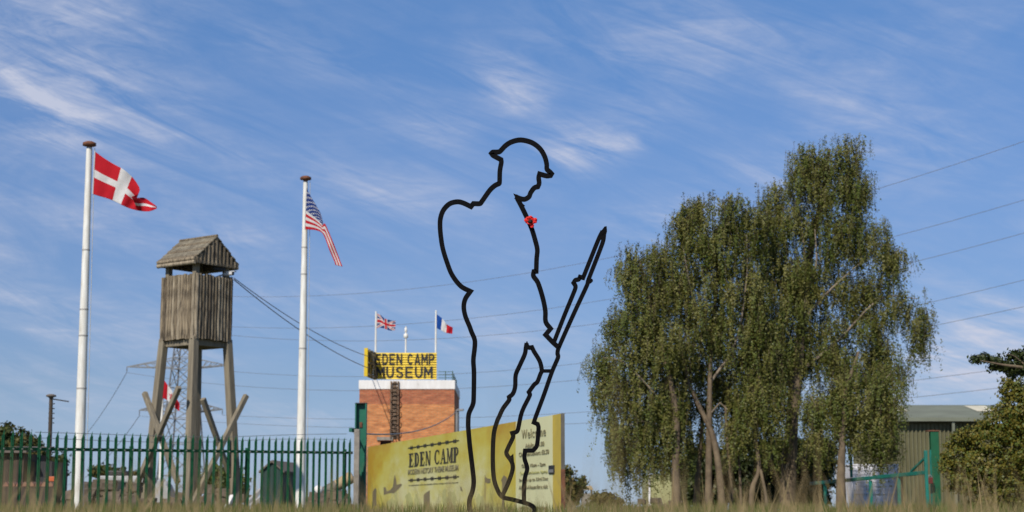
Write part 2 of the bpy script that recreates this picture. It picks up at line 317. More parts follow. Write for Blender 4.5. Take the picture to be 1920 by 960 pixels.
# ------------------------------------------------------------------ ground
def make_ground():
    ys = [-60, -10, 0, 3, 6, 9, 11, 13, 15, 17, 19, 21, 23, 25, 40, 80, 200, 600, 3000]; xs = [-3000, -600, -120, -40, -15, -5, 0, 5, 15, 40, 120, 600, 3000]
    mb = MB(); nx = len(xs)
    vs = [(x, y, ground_z(y)) for y in ys for x in xs]
    fs = [(j*nx+i, j*nx+i+1, (j+1)*nx+i+1, (j+1)*nx+i) for j in range(len(ys)-1) for i in range(nx-1)]
    mb.add(vs, fs, 0, True); o = mb.build('ground', MT['soil']); tag(o, 'field of rough grass below the camp fence', kind='structure')
make_ground()

# ------------------------------------------------------------------ brick tower with roof sign
BY = 72.0
def brick_tower():
    a = P(674, 728, BY); b = P(852, 728, BY); zt = P(760, 713, BY).z; zp = P(760, 728, BY).z; zm = P(760, 758, BY).z
    x0, x1 = a.x, b.x; dep = 6.6; y0, y1 = BY, BY+dep; xc = (x0+x1)/2
    root = thing('brick_tower', (xc, y0, 0), 'square orange brick tower with white parapet and yellow roof sign', 'tower')
    # walls with a window opening in front
    w0 = P(713, 826, BY); w1 = P(733, 836, BY)
    mb = MB()
    def wall(zlo, zhi, holes):
        m2 = MB()
        if holes:
            hx0, hx1, hz0, hz1 = w0.x, w1.x, w1.z, w0.z
            for (ax, bx, az_, bz) in ((x0, hx0, zlo, zhi), (hx1, x1, zlo, zhi), (hx0, hx1, zlo, hz0), (hx0, hx1, hz1, zhi)):
                m2.add([(ax, y0, az_), (bx, y0, az_), (bx, y0, bz), (ax, y0, bz)], [(0, 1, 2, 3)])
            m2.add([(hx0, y0, hz0), (hx1, y0, hz0), (hx1, y0, hz1), (hx0, y0, hz1), (hx0, y0+.3, hz0), (hx1, y0+.3, hz0), (hx1, y0+.3, hz1), (hx0, y0+.3, hz1)], [(0, 4, 5, 1), (1, 5, 6, 2), (2, 6, 7, 3), (3, 7, 4, 0)])
        else: m2.add([(x0, y0, zlo), (x1, y0, zlo), (x1, y0, zhi), (x0, y0, zhi)], [(0, 1, 2, 3)])
        m2.add([(x1, y0, zlo), (x1, y1, zlo), (x1, y1, zhi), (x1, y0, zhi)], [(0, 1, 2, 3)])
        m2.add([(x0, y1, zlo), (x0, y0, zlo), (x0, y0, zhi), (x0, y1, zhi)], [(0, 1, 2, 3)])
        m2.add([(x1, y1, zlo), (x0, y1, zlo), (x0, y1, zhi), (x1, y1, zhi)], [(0, 1, 2, 3)])
        return m2
    wall(-.3, zm, True).build('wall', MT['brick'], root)
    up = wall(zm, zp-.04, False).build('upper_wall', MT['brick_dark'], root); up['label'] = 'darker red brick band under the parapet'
    win = MB().box(((w0.x+w1.x)/2, y0+.28, (w0.z+w1.z)/2), (w1.x-w0.x+.1, .03, w0.z-w1.z+.1)).build('window', MT['dark'], root)
    MB().box(((w0.x+w1.x)/2-.03, y0-.02, w0.z+.08), (w1.x-w0.x+.22, .1, .14)).build('lintel', MT['concrete'], win)
    MB().box((xc, (y0+y1)/2, (zt+zp)/2-.02), (x1-x0+.06, dep+.06, zt-zp+.04)).build('parapet', MT['parapet'], root, bevel=.015)
    # caged ladder / rusty lattice mast up the front
    lx = P(740, 760, BY).x; lad = MB(); zb = P(740, 822, BY).z; ztop = zt-.05
    for s in (-.15, .15): lad.bar((lx+s, y0-.08, zb), (lx+s, y0-.08, ztop), .06, .07)
    lad.bar((lx, y0-.03, zb), (lx, y0-.03, ztop), .16, .04)
    lo = lad.build('ladder', MT['ladder'], root); k = 0; z = zb+.1
    rung = MB().tube([(-.13, 0, 0), (.13, 0, 0)], .022, 6); rme = None
    while z < ztop:
        if rme is None:
            r0 = MB().tube([(lx-.13, y0-.08, z), (lx+.13, y0-.08, z)], .024, 6).build('rung', MT['ladder'], lo); rme = r0.data; z0 = z
        else: link('rung', rme, lo, (0, 0, z-z0))
        z += .17
    hoop = None; z = zb+.35
    while z < ztop:
        pts = [(lx+.22*math.sin(t), y0-.10-.25*max(0, math.cos(t)) , z) for t in np.linspace(-1.57, 1.57, 9)]
        h = MB().tube(pts, .018, 5).build('cage_hoop', MT['ladder'], lo); z += .42
    # drain pipe and floodlight on the right corner
    pr = MB(); dx = P(857, 790, BY).x
    pr.tube([(dx, y0+.05, .0), (dx, y0+.05, P(857, 768, BY).z)], .07, 8).build('drain_pipe', MT['galv'], root)
    fl = P(862, 770, BY); MB().bar((dx, y0, fl.z+.02), (fl.x+.16, y0-.05, fl.z+.03), .12, .09).build('floodlight', MT['galv'], root, bevel=.01)
    # railing at the back right of the roof
    ra = P(820, 712, BY).x; rb = P(846, 712, BY).x; yr = BY+1.1; hr = (20/FPX)*BY
    rl = MB()
    for zz_ in (.42*hr, .7*hr, hr): rl.bar((ra, yr, zt+zz_), (rb, yr, zt+zz_), .025, .025); rl.bar((rb+.003, yr, zt+zz_), (rb+.003, y1-.2, zt+zz_), .025, .025)
    ro = rl.build('railing', MT['rail_green'], root)
    for (px, py) in ((ra+.3, yr), (rb+.02, yr-.01), (rb+.02, yr+1.7), (rb+.02, yr+3.4), (rb+.02, y1-.3)): MB().bar((px, py, zt-.05), (px, py, zt+hr+.03), .04, .04).build('railing_post', MT['rail_green'], ro)
    return zt, xc
BT_Z, BT_X = brick_tower()

def text_mesh(s, size, extrude=0.006, offset=0.0, space=1.0):
    c = bpy.data.curves.new('text', 'FONT'); c.body = s; c.size = size; c.extrude = extrude; c.offset = offset; c.space_character = space; c.resolution_u = 3
    o = bpy.data.objects.new('text', c); COL.objects.link(o); dg = bpy.context.evaluated_depsgraph_get(); dg.update()
    me = bpy.data.meshes.new_from_object(o.evaluated_get(dg)); bpy.data.objects.remove(o); bpy.data.curves.remove(c); return me
def fit_text(s, x0, x1, z0, z1, fn, name, mat, parent, offset=0.0, space=1.0, extr=0.006):
    """lay the words s into the rectangle x0..x1, z0..z1 of a plane; fn(a, h, d) -> world"""
    me = text_mesh(s, 1.0, extr, offset, space); n = len(me.vertices); co = np.zeros(n*3); me.vertices.foreach_get('co', co); co = co.reshape(-1, 3)
    mn = co.min(0); mxx = co.max(0)
    a = x0+(co[:, 0]-mn[0])/(mxx[0]-mn[0])*(x1-x0); h = z0+(co[:, 1]-mn[1])/(mxx[1]-mn[1])*(z1-z0)
    o_ = ORG[parent.name]; out = [fn(a[i], h[i], co[i, 2])-o_ for i in range(n)]
    me.vertices.foreach_set('co', np.array(out).ravel()); me.materials.clear(); me.materials.append(mat); me.update()
    return link(name, me, parent)

def block_letter(ch):
    """bold sans capital as a list of convex polygons in a unit box"""
    t = .24; h = .17; out = []
    rc = lambda a, b, c, d: out.append([(a, b), (c, b), (c, d), (a, d)])
    def ring(cx_, cy_, rx, ry, a0, a1, n=8):
        for i in range(n):
            p = a0+(a1-a0)*i/n; q = a0+(a1-a0)*(i+1)/n
            out.append([(cx_+rx*math.cos(p), cy_+ry*math.sin(p)), (cx_+rx*math.cos(q), cy_+ry*math.sin(q)), (cx_+(rx-t)*math.cos(q), cy_+(ry-h)*math.sin(q)), (cx_+(rx-t)*math.cos(p), cy_+(ry-h)*math.sin(p))])
    pi = math.pi
    if ch == 'E': rc(0, 0, t, 1); rc(t, 0, .95, h); rc(t, 1-h, .95, 1); rc(t, .5-h/2, .85, .5+h/2)
    elif ch == 'D': rc(0, 0, t, 1); rc(t, 0, .5, h); rc(t, 1-h, .5, 1); ring(.5, .5, .5, .5, -pi/2, pi/2)
    elif ch == 'N': rc(0, 0, t, 1); rc(1-t, 0, 1, 1); out.append([(t, 1), (t, .62), (1-t, 0), (1-t, .38)])
    elif ch == 'C': ring(.5, .5, .5, .5, pi*.22, pi*1.78, 14)
    elif ch == 'A': out.append([(-.03, 0), (t, 0), (.60, 1), (.38, 1)]); out.append([(1-t, 0), (1.03, 0), (.62, 1), (.40, 1)]); rc(.26, .2, .74, .36)
    elif ch == 'M': rc(-.06, 0, t-.06, 1); rc(1.06-t, 0, 1.06, 1); out.append([(t-.06, 1), (t-.06, .58), (.5, .2), (.5, .55)]); out.append([(.5, .55), (.5, .2), (1.06-t, .58), (1.06-t, 1)])
    elif ch == 'P': rc(0, 0, t, 1); rc(t, 1-h, .55, 1); rc(t, .40, .55, .40+h*.9); ring(.55, .70, .42, .30, -pi/2, pi/2)
    elif ch == 'U': rc(0, .42, t, 1); rc(1-t, .42, 1, 1); ring(.5, .42, .5, .42, pi, 2*pi)
    elif ch == 'S': ring(.5, .72, .48, .28, pi*.1, pi*1.5, 10); ring(.5, .28, .48, .28, -pi*.9, pi*.5, 10)
    return out
def roof_sign():
    sy = BY+1.9; a = P(700, 664, sy); b = P(819, 661, sy); bot = P(760, 711.5, sy).z; top = P(760, 661, sy).z
    root = thing('roof_sign', ((a.x+b.x)/2, sy, BT_Z), 'yellow slatted sign reading EDEN CAMP MUSEUM on the brick tower', 'sign')
    MB().box(((a.x+b.x)/2, sy+.06, (bot+top)/2), (b.x-a.x-.04, .04, top-bot-.06)).build('backing', MT['sign_backing'], root)
    n = 11; hgt = (top-bot)/n; sl0 = None
    for i in range(n):
        z = bot+hgt*(i+.5)
        if sl0 is None:
            sl0 = MB().prism([(a.x, sy+.03, z-hgt*.40), (a.x, sy-.04, z-hgt*.40), (a.x, sy+.0, z+hgt*.40), (a.x, sy+.03, z+hgt*.40)], (b.x-a.x, 0, 0)).build('slat', MT['sign_yellow'], root); zz0 = z
        else: link('slat', sl0.data, root, (0, 0, z-zz0))
    # returning left wing, coming towards the viewer, seen from inside
    l = P(685.5, 659, sy-1.75); lx, ly = l.x, sy-1.75; wt = top; d = Vector((lx-a.x, ly-sy, 0)); L = d.length; d.normalize(); nrm = Vector((-d.y, d.x, 0))
    if nrm.x > 0: nrm = -nrm
    for i in range(n):
        z = bot+hgt*(i+.5)
        MB().bar((a.x+d.x*.05, sy+d.y*.05, z), (lx, ly, z), .035, hgt*.86).build('slat', MT['sign_yellow'], root)
    fr = MB(); inn = -nrm*.07
    for t in (0.03, .35, .68, .97):
        p = Vector((a.x, sy, 0))+d*L*t+inn; fr.bar(p+Vector((0, 0, bot-.02)), p+Vector((0, 0, top+.02)), .07, .07)
    for z in (bot+.1, (bot+top)/2, top-.08):
        fr.bar(Vector((a.x, sy, z))+d*L*.05+inn*1.9, Vector((lx, ly, z))+inn*1.9, .05, .06)
    p0 = Vector((a.x, sy, bot+.1))+d*L*.05+inn*2.6; p1 = Vector((lx, ly, top-.1))+inn*2.6; fr.bar(p0, p1, .05, .06)
    fr.build('wing_frame', MT['sign_backing'], root)
    MB().bar(Vector((lx+.02, ly-.03, bot)), Vector((lx+.02, ly-.03, top+.03)), .15, .03, (0, 1, 0)).build('edge_board', MT['sign_yellow'], root)
    fn = lambda A, H, D: Vector((A, sy-.05-D, H))
    w = b.x-a.x; h = top-bot
    def word(txt, x0, x1, z0, z1):
        gap = .22; tw = sum((.45 if c == ' ' else 1)+gap for c in txt)-gap; sc = (x1-x0)/tw; x = x0
        for c in txt:
            if c == ' ': x += (.45+gap)*sc; continue
            m2 = MB()
            for k, pl in enumerate(block_letter(c)): m2.prism([Vector((x+px*sc, sy-.045-.0012*(k % 3), z0+py*(z1-z0))) for px, py in pl], (0, .02, 0))
            m2.build('letter', MT['letter_black'], root); x += (1+gap)*sc
    word('EDEN CAMP', a.x+.03*w, a.x+.965*w, bot+.535*h, bot+.955*h)
    word('MUSEUM', a.x+.055*w, a.x+.93*w, bot+.05*h, bot+.48*h)
roof_sign()

# ------------------------------------------------------------------ flags and poles
def pole(name, label, base, top, r0, r1, cap=None, joints=(), group=None, mat='pole_white', halyard=True):
    base = Vector(base); top = Vector(top); root = thing(name, base, label, 'flagpole', group)
    MB().tube([base, base.lerp(top, .5), top], [r0, (r0+r1)/2, r1], 14).build('shaft', MT[mat], root)
    for j in joints:
        p = base.lerp(top, j); q = base.lerp(top, j+.004); r = r0+(r1-r0)*j
        MB().tube([p, q], r*1.05, 14).build('joint_ring', MT['pole_joint'], root)
    if cap:
        c0 = top; zs = [0, .035, .05, .10, .125]; rs = [cap*.35, cap*.45, cap, cap*.98, cap*.55]
        MB().tube([c0+Vector((0, 0, z)) for z in zs], rs, 16).build('cap', MT['rust'], root)
        MB().tube([c0-Vector((0, 0, .12)), c0+Vector((0, 0, .02))], r1*.9, 10).build('neck', MT['pole_joint'], root)
        if halyard: MB().tube([c0+Vector((r1+.05, -.02, 0)), base+Vector((r0+.03, -.02, 1.3))], .006, 5).build('halyard', MT['rope'], root)
    return root
g1 = 'white flagpoles behind the green fence'
pb = P(146, 945, 31); pt = P(167.5, 278, 31)
pole('flagpole', 'tall white flagpole carrying the red flag with white cross', (pb.x, pb.y, 0.05), pt, .105, .055, .125, (.35, .49, .56, .72), g1)
pb = P(562.5, 945, 36); pt = P(573, 341, 36)
pole('flagpole', 'white flagpole between wooden watchtower and brick tower, starred flag', (pb.x, pb.y, 0.05), pt, .11, .05, .12, (.5, .72, .8), g1)
pb = P(300, 945, 60); pt = P(305, 708, 60)
pole('flagpole', 'thin white flagpole behind the left legs of the watchtower', (pb.x, pb.y, 0.05), pt, .07, .045, None, (), None)

def flag(name, label, T, B, Yd, colfn, mats, ns, ntt, wave, wl=3.0, ph=0.0, group='flags flying on poles', fold=None, extra=None):
    """cloth between top edge T and bottom edge B (pixel curves at depth Yd), folds in depth"""
    def res(pts, n):
        c = catmull([Vector((p[0], p[1], 0)) for p in pts], 12, 70); d = [0]
        for i in range(1, len(c)): d.append(d[-1]+(c[i]-c[i-1]).length)
        out = []; j = 0
        for k in range(n+1):
            t = d[-1]*k/n
            while j < len(d)-2 and d[j+1] < t: j += 1
            f = (t-d[j])/max(d[j+1]-d[j], 1e-6); out.append(c[j].lerp(c[j+1], min(f, 1)))
        return out
    Tc = res(T, ns); Bc = res(B, ns); V = []; F = []; MI = []
    for i in range(ns+1):
        s = i/ns
        for j in range(ntt+1):
            t = j/ntt; tt, fd = fold(s, t) if fold else (t, 0.0); p = Tc[i].lerp(Bc[i], tt)
            dz = wave*s**0.7*(math.sin(wl*2*math.pi*s-2.2*t+ph)+0.45*math.sin(wl*4.3*math.pi*s+3.1*t+ph*2))
            if extra: dz += extra(s, t)
            V.append(P(p.x, p.y, Yd+dz+fd))
    for i in range(ns):
        for j in range(ntt):
            a = i*(ntt+1)+j; F.append((a, a+1, a+ntt+2, a+ntt+1)); MI.append(colfn((i+.5)/ns, (j+.5)/ntt))
    loc = V[ntt].copy()
    mb = MB(); mb.v = V; mb.f = F; mb.m = MI; mb.sm = [True]*len(F)
    o = mb.build(name, [MT[m] for m in mats], None, loc); tag(o, label, 'flag', group)
    md = o.modifiers.new('cloth', 'SOLIDIFY'); md.thickness = 0.004; md.offset = 0
    h = MB().tube([V[0], V[ntt]], .012, 6).build('hoist_band', MT['f_white'], o)
    return o
dk = lambda s, t: 1 if (0.30 <= s < 0.44 or 0.41 <= t < 0.60) else 0
flag('flag', 'red flag with white cross flying from the leftmost pole', [(178, 284), (196, 297), (214, 308), (232, 318), (247, 331), (257, 344), (262, 355), (258, 364), (246, 369), (255, 371), (270, 371), (283, 379), (294, 387)],
     [(174, 364), (187, 368), (204, 373), (220, 380), (236, 388), (251, 393), (266, 396), (281, 396), (294, 391)], 30.85, dk, ['f_red', 'f_white'], 72, 48, .055, 2.2, .4,
     extra=lambda s, t: -.14*math.exp(-((s-.70)/.10)**2)*(1-t)**1.5+.14*math.exp(-((s-.86)/.07)**2)*(1-t))
def us_fold(s, t):
    w = min(max((s-.34)/.14, 0), 1); w = w*w*(3-2*w); m = (t-.62)/.38 if t > .62 else (.62-t)/.62*.97
    return (1-w)*t+w*m, w*(.05+.07*(.62-t) if t < .62 else 0)
def us(s, t):
    if s < 0.40 and t < 7/13:
        c = s/0.40*11; r = t/(7/13)*9
        if (int(c)+int(r)) % 2 == 1 and abs(c-int(c)-.5) < .36 and abs(r-int(r)-.5) < .36: return 0
        return 2
    return 1 if int(t*13) % 2 == 0 else 0
flag('flag', 'limp flag with white stars on blue and red stripes', [(574.5, 352), (582, 367), (591, 382), (601, 400), (610, 420), (620, 443), (630, 468), (642, 500)], [(571.5, 430), (582, 430.5), (594, 432), (604, 437), (611, 450), (618, 470), (626, 488), (629, 497)], 35.85, us, ['f_white', 'f_red', 'f_blue'], 110, 78, .02, 1.6, .2, fold=us_fold)
def uk(s, t):
    x = (s-.5)*2; y = (t-.5)
    if abs(y) < .1 or abs(s-.5) < .05: return 1
    if abs(y) < .168 or abs(s-.5) < .085: return 0
    d1 = abs(x*.5-y)*.894; d2 = abs(x*.5+y)*.894
    if min(d1, d2) < .033: return 1
    if min(d1, d2) < .10: return 0
    return 2
fy = BY+2.0
flag('flag', 'blue flag with red and white crosses above the yellow sign', [(707, 588), (713, 590), (721, 597), (731, 600), (742, 602)], [(706.5, 615), (714, 614.5), (723, 617), (732, 620), (741, 619)], fy, uk, ['f_white', 'f_red', 'f_blue'], 60, 40, .05, 2, .3)
flag('flag', 'blue white and red tricolour above the right of the sign', [(818.5, 589), (828, 596), (838, 608), (849, 614)], [(816.5, 614), (826, 619), (836, 624), (848, 626)], fy, lambda s, t: 0 if s < .333 else (1 if s < .667 else 2), ['f_midblue', 'f_white', 'f_red'], 45, 20, .05, 1.4, .3)
def ca(s, t):
    if s < .27 or s > .73: return 1
    x = (s-.5)*2; y = t-.5; r = math.hypot(x, y); th = math.atan2(x, -y)
    return 1 if r < .20+.10*math.cos(5*th) else 0
flag('flag', 'red and white leaf flag seen between the watchtower legs', [(306, 710), (313, 720), (321, 731), (329, 744), (337, 757)], [(303.5, 746), (311, 749), (319, 756), (327, 764), (336, 771)], 59.9, ca, ['f_white', 'f_red'], 50, 28, .06, 1.4, .5)
for (u, vt, lab) in ((704, 584, 'thin white pole on the brick tower carrying the crossed flag'), (816.5, 582, 'thin white pole on the brick tower carrying the tricolour')):
    a = P(u+.5, 662, fy); b = P(u+1, vt, fy); pole('flagpole', lab, (a.x, a.y, BT_Z), b, .05, .035, None, (), 'poles on the brick tower')
a = P(761, 662, fy); b = P(761, 612, fy)
so_ = thing('roof_mast', (a.x, a.y, BT_Z), 'short white mast with round fitting between the two tower flags', 'mast')
MB().tube([(a.x, a.y, BT_Z), b], [.045, .035], 8).build('shaft', MT['pole_white'], so_)
for (v, rr) in ((630, .10), (619, .06)):
    c = P(761, v, fy); MB().tube([c+Vector((0, 0, z)) for z in (-.11, -.07, .07, .11)], [rr*.4, rr, rr, rr*.4], 10).build('fitting', MT['pole_white'], so_)

# ------------------------------------------------------------------ timber watchtower
def watchtower():
    D = 48.0; ph = R(37.7); e1 = Vector((math.sin(ph), math.cos(ph), 0)); e2 = Vector((-math.cos(ph), math.sin(ph), 0))
    c0 = P(365, 570, D); c0 = Vector((c0.x, D, 0)); s = 1.417
    zb = P(366, 634, D).z; zt = P(366, 512, D).z; ze = P(366, 484, D).z; zr = P(402, 444, D+.5).z
    ctr = c0+e1*s/2+e2*s/2
    root = thing('watchtower', (ctr.x, ctr.y, 0), 'weathered timber watchtower with log-walled cabin on splayed legs', 'watchtower')
    o_ = ORG[root.name]; cor = [c0, c0+e1*s, c0+e1*s+e2*s, c0+e2*s]; n1_ = Vector((e1.y, -e1.x, 0)); n2_ = -e1
    # cabin logs
    nlog = 12; lw = s/nlog; H = zt-zb
    mb = MB(); seg = 8; rings = []
    for k, (z, r) in enumerate(((0, .98), (H*.3, 1.03), (H*.65, .97), (H, .95))): rings.append((z, r))
    mesh_log = []
    for var in range(4):
        m2 = MB(); pts = [(random.uniform(-.006, .006), random.uniform(-.006, .006), z) for z, r in rings]; m2.tube(pts, [lw*.505*r*random.uniform(.93, 1.07) for z, r in rings], 8)
        me = bpy.data.meshes.new('log'); me.from_pydata([tuple(w) for w in m2.v], [], m2.f); me.materials.append(MT[('wood', 'wood2', 'wood3', 'wood4')[var]])
        me.polygons.foreach_set('use_smooth', m2.sm); me.update(); mesh_log.append(me)
    for side in range(4):
        a = cor[side]; b = cor[(side+1) % 4]
        for i in range(nlog):
            p = a.lerp(b, (i+.5)/nlog); o = link('wall_log', mesh_log[random.choice((0, 0, 1, 2, 3))], root, (p.x-o_.x, p.y-o_.y, zb+random.uniform(-.015, .015)), (random.uniform(-.006, .006), random.uniform(-.006, .006), random.uniform(0, 6)))
            o.scale.z = random.uniform(.985, 1.012)
    MB().box(ctr+Vector((0, 0, zb+.06)), (s*.96, s*.96, .08), Matrix.Rotation(math.pi/2-ph, 3, 'Z')).build('floor', MT['wood2'], root)
    # floor beams
    for side in range(4):
        a = cor[side]+Vector((0, 0, zb-.09)); b = cor[(side+1) % 4]+Vector((0, 0, zb-.09)); iw = (ctr-(cor[side]+cor[(side+1) % 4])/2).normalized()*.12; iw.z = 0
        MB().bar(a+iw, b+iw, .10, .17).build('floor_beam', MT['timber'], root, bevel=.01)
    # corner posts between cabin and roof
    for c in cor:
        q = c+(ctr-c)*.19; q.z = 0; MB().bar(q+Vector((0, 0, zb+.1)), q+Vector((0, 0, ze+.16)), .15, .15, e1).build('corner_post', MT['timber'], root, bevel=.012)
    # legs
    legs = []
    for c in cor:
        tp = c+(ctr-c)*.10; tp.z = zb+.06; bt = ctr+(c-ctr)*1.30; bt.z = 0.0
        legs.append((tp, bt)); MB().bar(bt, tp, .235, .235, e1, 0, .21, .21).build('leg', MT['timber'], root, bevel=.02)
    # roof: gables over the e1 sides, ridge along e2
    ov = .10; og = .09; midf = lambda t: c0+e1*s/2+e2*t
    ridge0 = midf(-og); ridge1 = midf(s+og)
    def slope(sgn):
        ea = c0+e1*(s/2+sgn*(s/2+ov)) ; nb = 9
        for i in range(nb):
            t0 = i/nb; t1 = (i+1)/nb+.06; m2 = MB()
            def pt(t, e, up): q = (ea+e1*(-sgn)*(s/2+ov)*t); q = q+e2*(-og if e == 0 else s+og); q.z = ze+(zr-ze)*t+up; return q
            jl = random.uniform(-.03, .03); jr = random.uniform(-.03, .03)
            vs_ = [pt(t0, 0, .05)+e2*jl, pt(t0, 1, .05)+e2*jr, pt(min(t1, 1.02), 1, .015)+e2*jr, pt(min(t1, 1.02), 0, .015)+e2*jl]
            m2.prism(vs_, Vector((0, 0, -.045))); m2.build('roof_board', MT['wood_roof' if i % 3 else 'wood2'], root, bevel=.012)
        for k, dz in enumerate((-.02, -.12)):
            a = ea+e2*(-og); b = ea+e2*(s+og); m2 = MB(); m2.tube([Vector((a.x, a.y, ze+dz)), Vector((b.x, b.y, ze+dz))], .062, 8); m2.build('eave_log', MT['wood3' if k else 'wood'], root)
    slope(-1); slope(1)
    MB().tube([Vector((ridge0.x, ridge0.y, zr+.03)), Vector((ridge1.x, ridge1.y, zr+.03))], .045, 8).build('ridge_log', MT['wood2'], root)
    for e in (0, 1):
        ng = 11
        for i in range(ng):
            x = -1+2*(i+.5)/ng; q = midf(-og+.05 if e == 0 else s+og-.05)+e1*x*(s/2+ov*.9); hz = ze+(zr-ze)*(1-abs(x))-.02
            MB().tube([Vector((q.x, q.y, ze-.12)), Vector((q.x, q.y, hz))], (s+2*ov)/ng*.47, 8).build('gable_log', MT[random.choice(('wood', 'wood2', 'wood2'))], root)
        a = midf(-og+.02 if e == 0 else s+og-.02); MB().bar(Vector((a.x, a.y, ze-.10))-e1*(s/2+ov), Vector((a.x, a.y, ze-.10))+e1*(s/2+ov), .05, .09).build('gable_beam', MT['wood2'], root)
    # braces
    YL = cor[3].y+.25; YF = c0.y-.25; YR = cor[1].y+.1
    nl = n2_*.16; nr = n1_*.16
    for a, b, off in ((P(279, 737, YL), P(342, 905, YF), nl), (P(354, 727, YF), P(271, 917, YL), nl*2.2), (P(373, 748, YF+.2), P(424, 892, YR), nr), (P(446, 742, YR), P(341, 953, YF), nr*2.2)):
        MB().bar(a+off, b+off, .13, .14).build('brace', MT['timber'], root, bevel=.015)
    # lamp under the roof
    lp = cor[1]+Vector((-.35, -.3, ze-.18)); MB().box(lp, (.35, .18, .12), Matrix.Rotation(.5, 3, 'Z')).build('floodlight', MT['dark'], root, bevel=.01)
    cc = P(432, 513, cor[1].y-.15)
    ca_ = thing('security_camera', cc, 'small white security camera on the right corner of the watchtower', 'camera')
    d = Vector((.9, -.35, .05)).normalized()
    MB().tube([cc-d*.2, cc-d*.1, cc+d*.08], [.05, .065, .06], 10).build('housing', MT['cctv'], ca_); MB().box(cc+Vector((0, 0, .055)), (.34, .13, .02), Matrix.Rotation(-.37, 3, 'Z')).build('sun_shield', MT['cctv'], ca_)
    MB().bar(cc-d*.2, cc-d*.5+Vector((0, 0, -.06)), .04, .04).build('bracket', MT['cctv'], ca_); MB().tube([cc+d*.08, cc+d*.10], .055, 10).build('lens', MT['dark'], ca_)
    return cor
TCOR = watchtower()

def cable(name, label, pts, r, mat='cable', group=None, cat='cable', n=5):
    o = MB().tube(pts, r, n).build(name, MT[mat], None, pts[0]); return tag(o, label, cat, group)
def sag(a, b, s, n=14):
    return [Vector(a).lerp(Vector(b), k/n)-Vector((0, 0, s*4*(k/n)*(1-k/n))) for k in range(n+1)]
cable('cable', 'upper of two thin cables from watchtower to roof sign', sag(P(438, 521, 48.6), P(690, 668, BY), .25), .014, group='cables from the watchtower')
cable('cable', 'lower of two thin cables from watchtower to roof sign', sag(P(438, 524, 48.6), P(690, 690, BY), .25), .016, group='cables from the watchtower')

# ------------------------------------------------------------------ pylon and its cables
def pylon():
    Yp = 300.0; cxp = P(346, 683, Yp).x; root = thing('pylon', (cxp, Yp, 0), 'steel lattice electricity pylon far behind the watchtower', 'pylon')
    line = Vector((0.80, -0.60, 0)); arm = Vector((.985, -.17, 0)); dep = Vector((.17, .985, 0))
    zA = [P(346, v, Yp).z for v in (772, 690, 605)]; zpk = P(346, 552, Yp).z
    hw = lambda z: 3.3*(1-z/ (zA[2]))**1.0*.8+1.05 if z < zA[2] else max(.12, 1.05*(zpk-z)/(zpk-zA[2]))
    st = .17; lv = [0, 6.5, 12, zA[0]-1.2, zA[0]+1.4, zA[0]+4.2, zA[1]-.2, zA[1]+1.8, zA[1]+4.6, zA[2]-.2, zA[2]+1.8, zpk]
    cn = lambda z: [Vector((cxp, Yp, z))+arm*hw(z)*a+dep*hw(z)*b for a, b in ((-1, -1), (1, -1), (1, 1), (-1, 1))]
    body = MB()
    for i in range(len(lv)-1):
        A, B = cn(lv[i]), cn(lv[i+1])
        for k in range(4):
            body.bar(A[k], B[k], st*1.3, st*1.3); body.bar(A[k], B[(k+1) % 4], st*.7, st*.7); body.bar(A[(k+1) % 4], B[k], st*.7, st*.7); body.bar(B[k], B[(k+1) % 4], st*.7, st*.7)
    body.build('lattice_body', MT['galv'], root)
    tips = []
    for z, (l, r) in zip(zA, ((8.1, 7.2), (10.7, 8.0), (4.2, 5.2))):
        for sgn, ln in ((-1, l), (1, r)):
            m2 = MB(); tip = Vector((cxp, Yp, z+.35))+arm*sgn*ln; C = cn(z); Tt = cn(z+1.7); i0, i1 = ((0, 3) if sgn < 0 else (1, 2))
            nseg = 6
            for base in (C[i0], C[i1]): m2.bar(base, tip, st, st)
            for base in (Tt[i0], Tt[i1]): m2.bar(base, tip, st*.9, st*.9)
            for k in range(nseg):
                a, b = k/nseg, (k+1)/nseg
                m2.bar(C[i0].lerp(tip, a), Tt[i0].lerp(tip, b), st*.6, st*.6); m2.bar(C[i1].lerp(tip, a), Tt[i1].lerp(tip, b), st*.6, st*.6); m2.bar(C[i0].lerp(tip, a), C[i1].lerp(tip, b), st*.6, st*.6)
            ao = m2.build('crossarm', MT['galv'], root); tips.append((sgn, z, tip))
            MB().tube([tip, tip+Vector((0, 0, -.5)), tip+Vector((0, 0, -1.0))], [.06, .09, .05], 6).build('insulator', MT['cable'], ao)
    return tips, Vector((cxp, Yp, zpk))
TIPS, PEAK = pylon()
def quad_wire(name, label, start, uv, Y1, Y2, r, group):
    """cable from start, hanging through two seen points, on to the next (unseen) support"""
    p1 = P(uv[0][0], uv[0][1], Y1); p2 = P(uv[1][0], uv[1][1], Y2)
    d = Vector((p2.x-start.x, p2.y-start.y)); L = d.length; t1 = Vector((p1.x-start.x, p1.y-start.y)).dot(d)/(L*L)
    # z(t) quadratic through (0,z0),(t1,z1),(1,z2)
    z0, z1, z2 = start.z, p1.z, p2.z; c = ((z1-z0)-(z2-z0)*t1)/(t1*t1-t1); b = (z2-z0)-c
    pts = [Vector((start.x+d.x*t, start.y+d.y*t, z0+b*t+c*t*t)) for t in np.linspace(0, 1.5, 60)]
    return cable(name, label, pts, r, 'cable', group, 'power cable')
def along(u, start):            # depth where the line route crosses image column u
    q = Vector((start.x, start.y)); d = Vector((.80, -.75)).normalized(); k = (u-960)/FPX/ math.cos(PITCH)
    t = (k*q.y-q.x)/(d.x-k*d.y); return q.y+d.y*t
gW = 'power cables strung from the pylon'
low, mid, upp = TIPS[0:2], TIPS[2:4], TIPS[4:6]
dn = Vector((0, 0, -1.0))
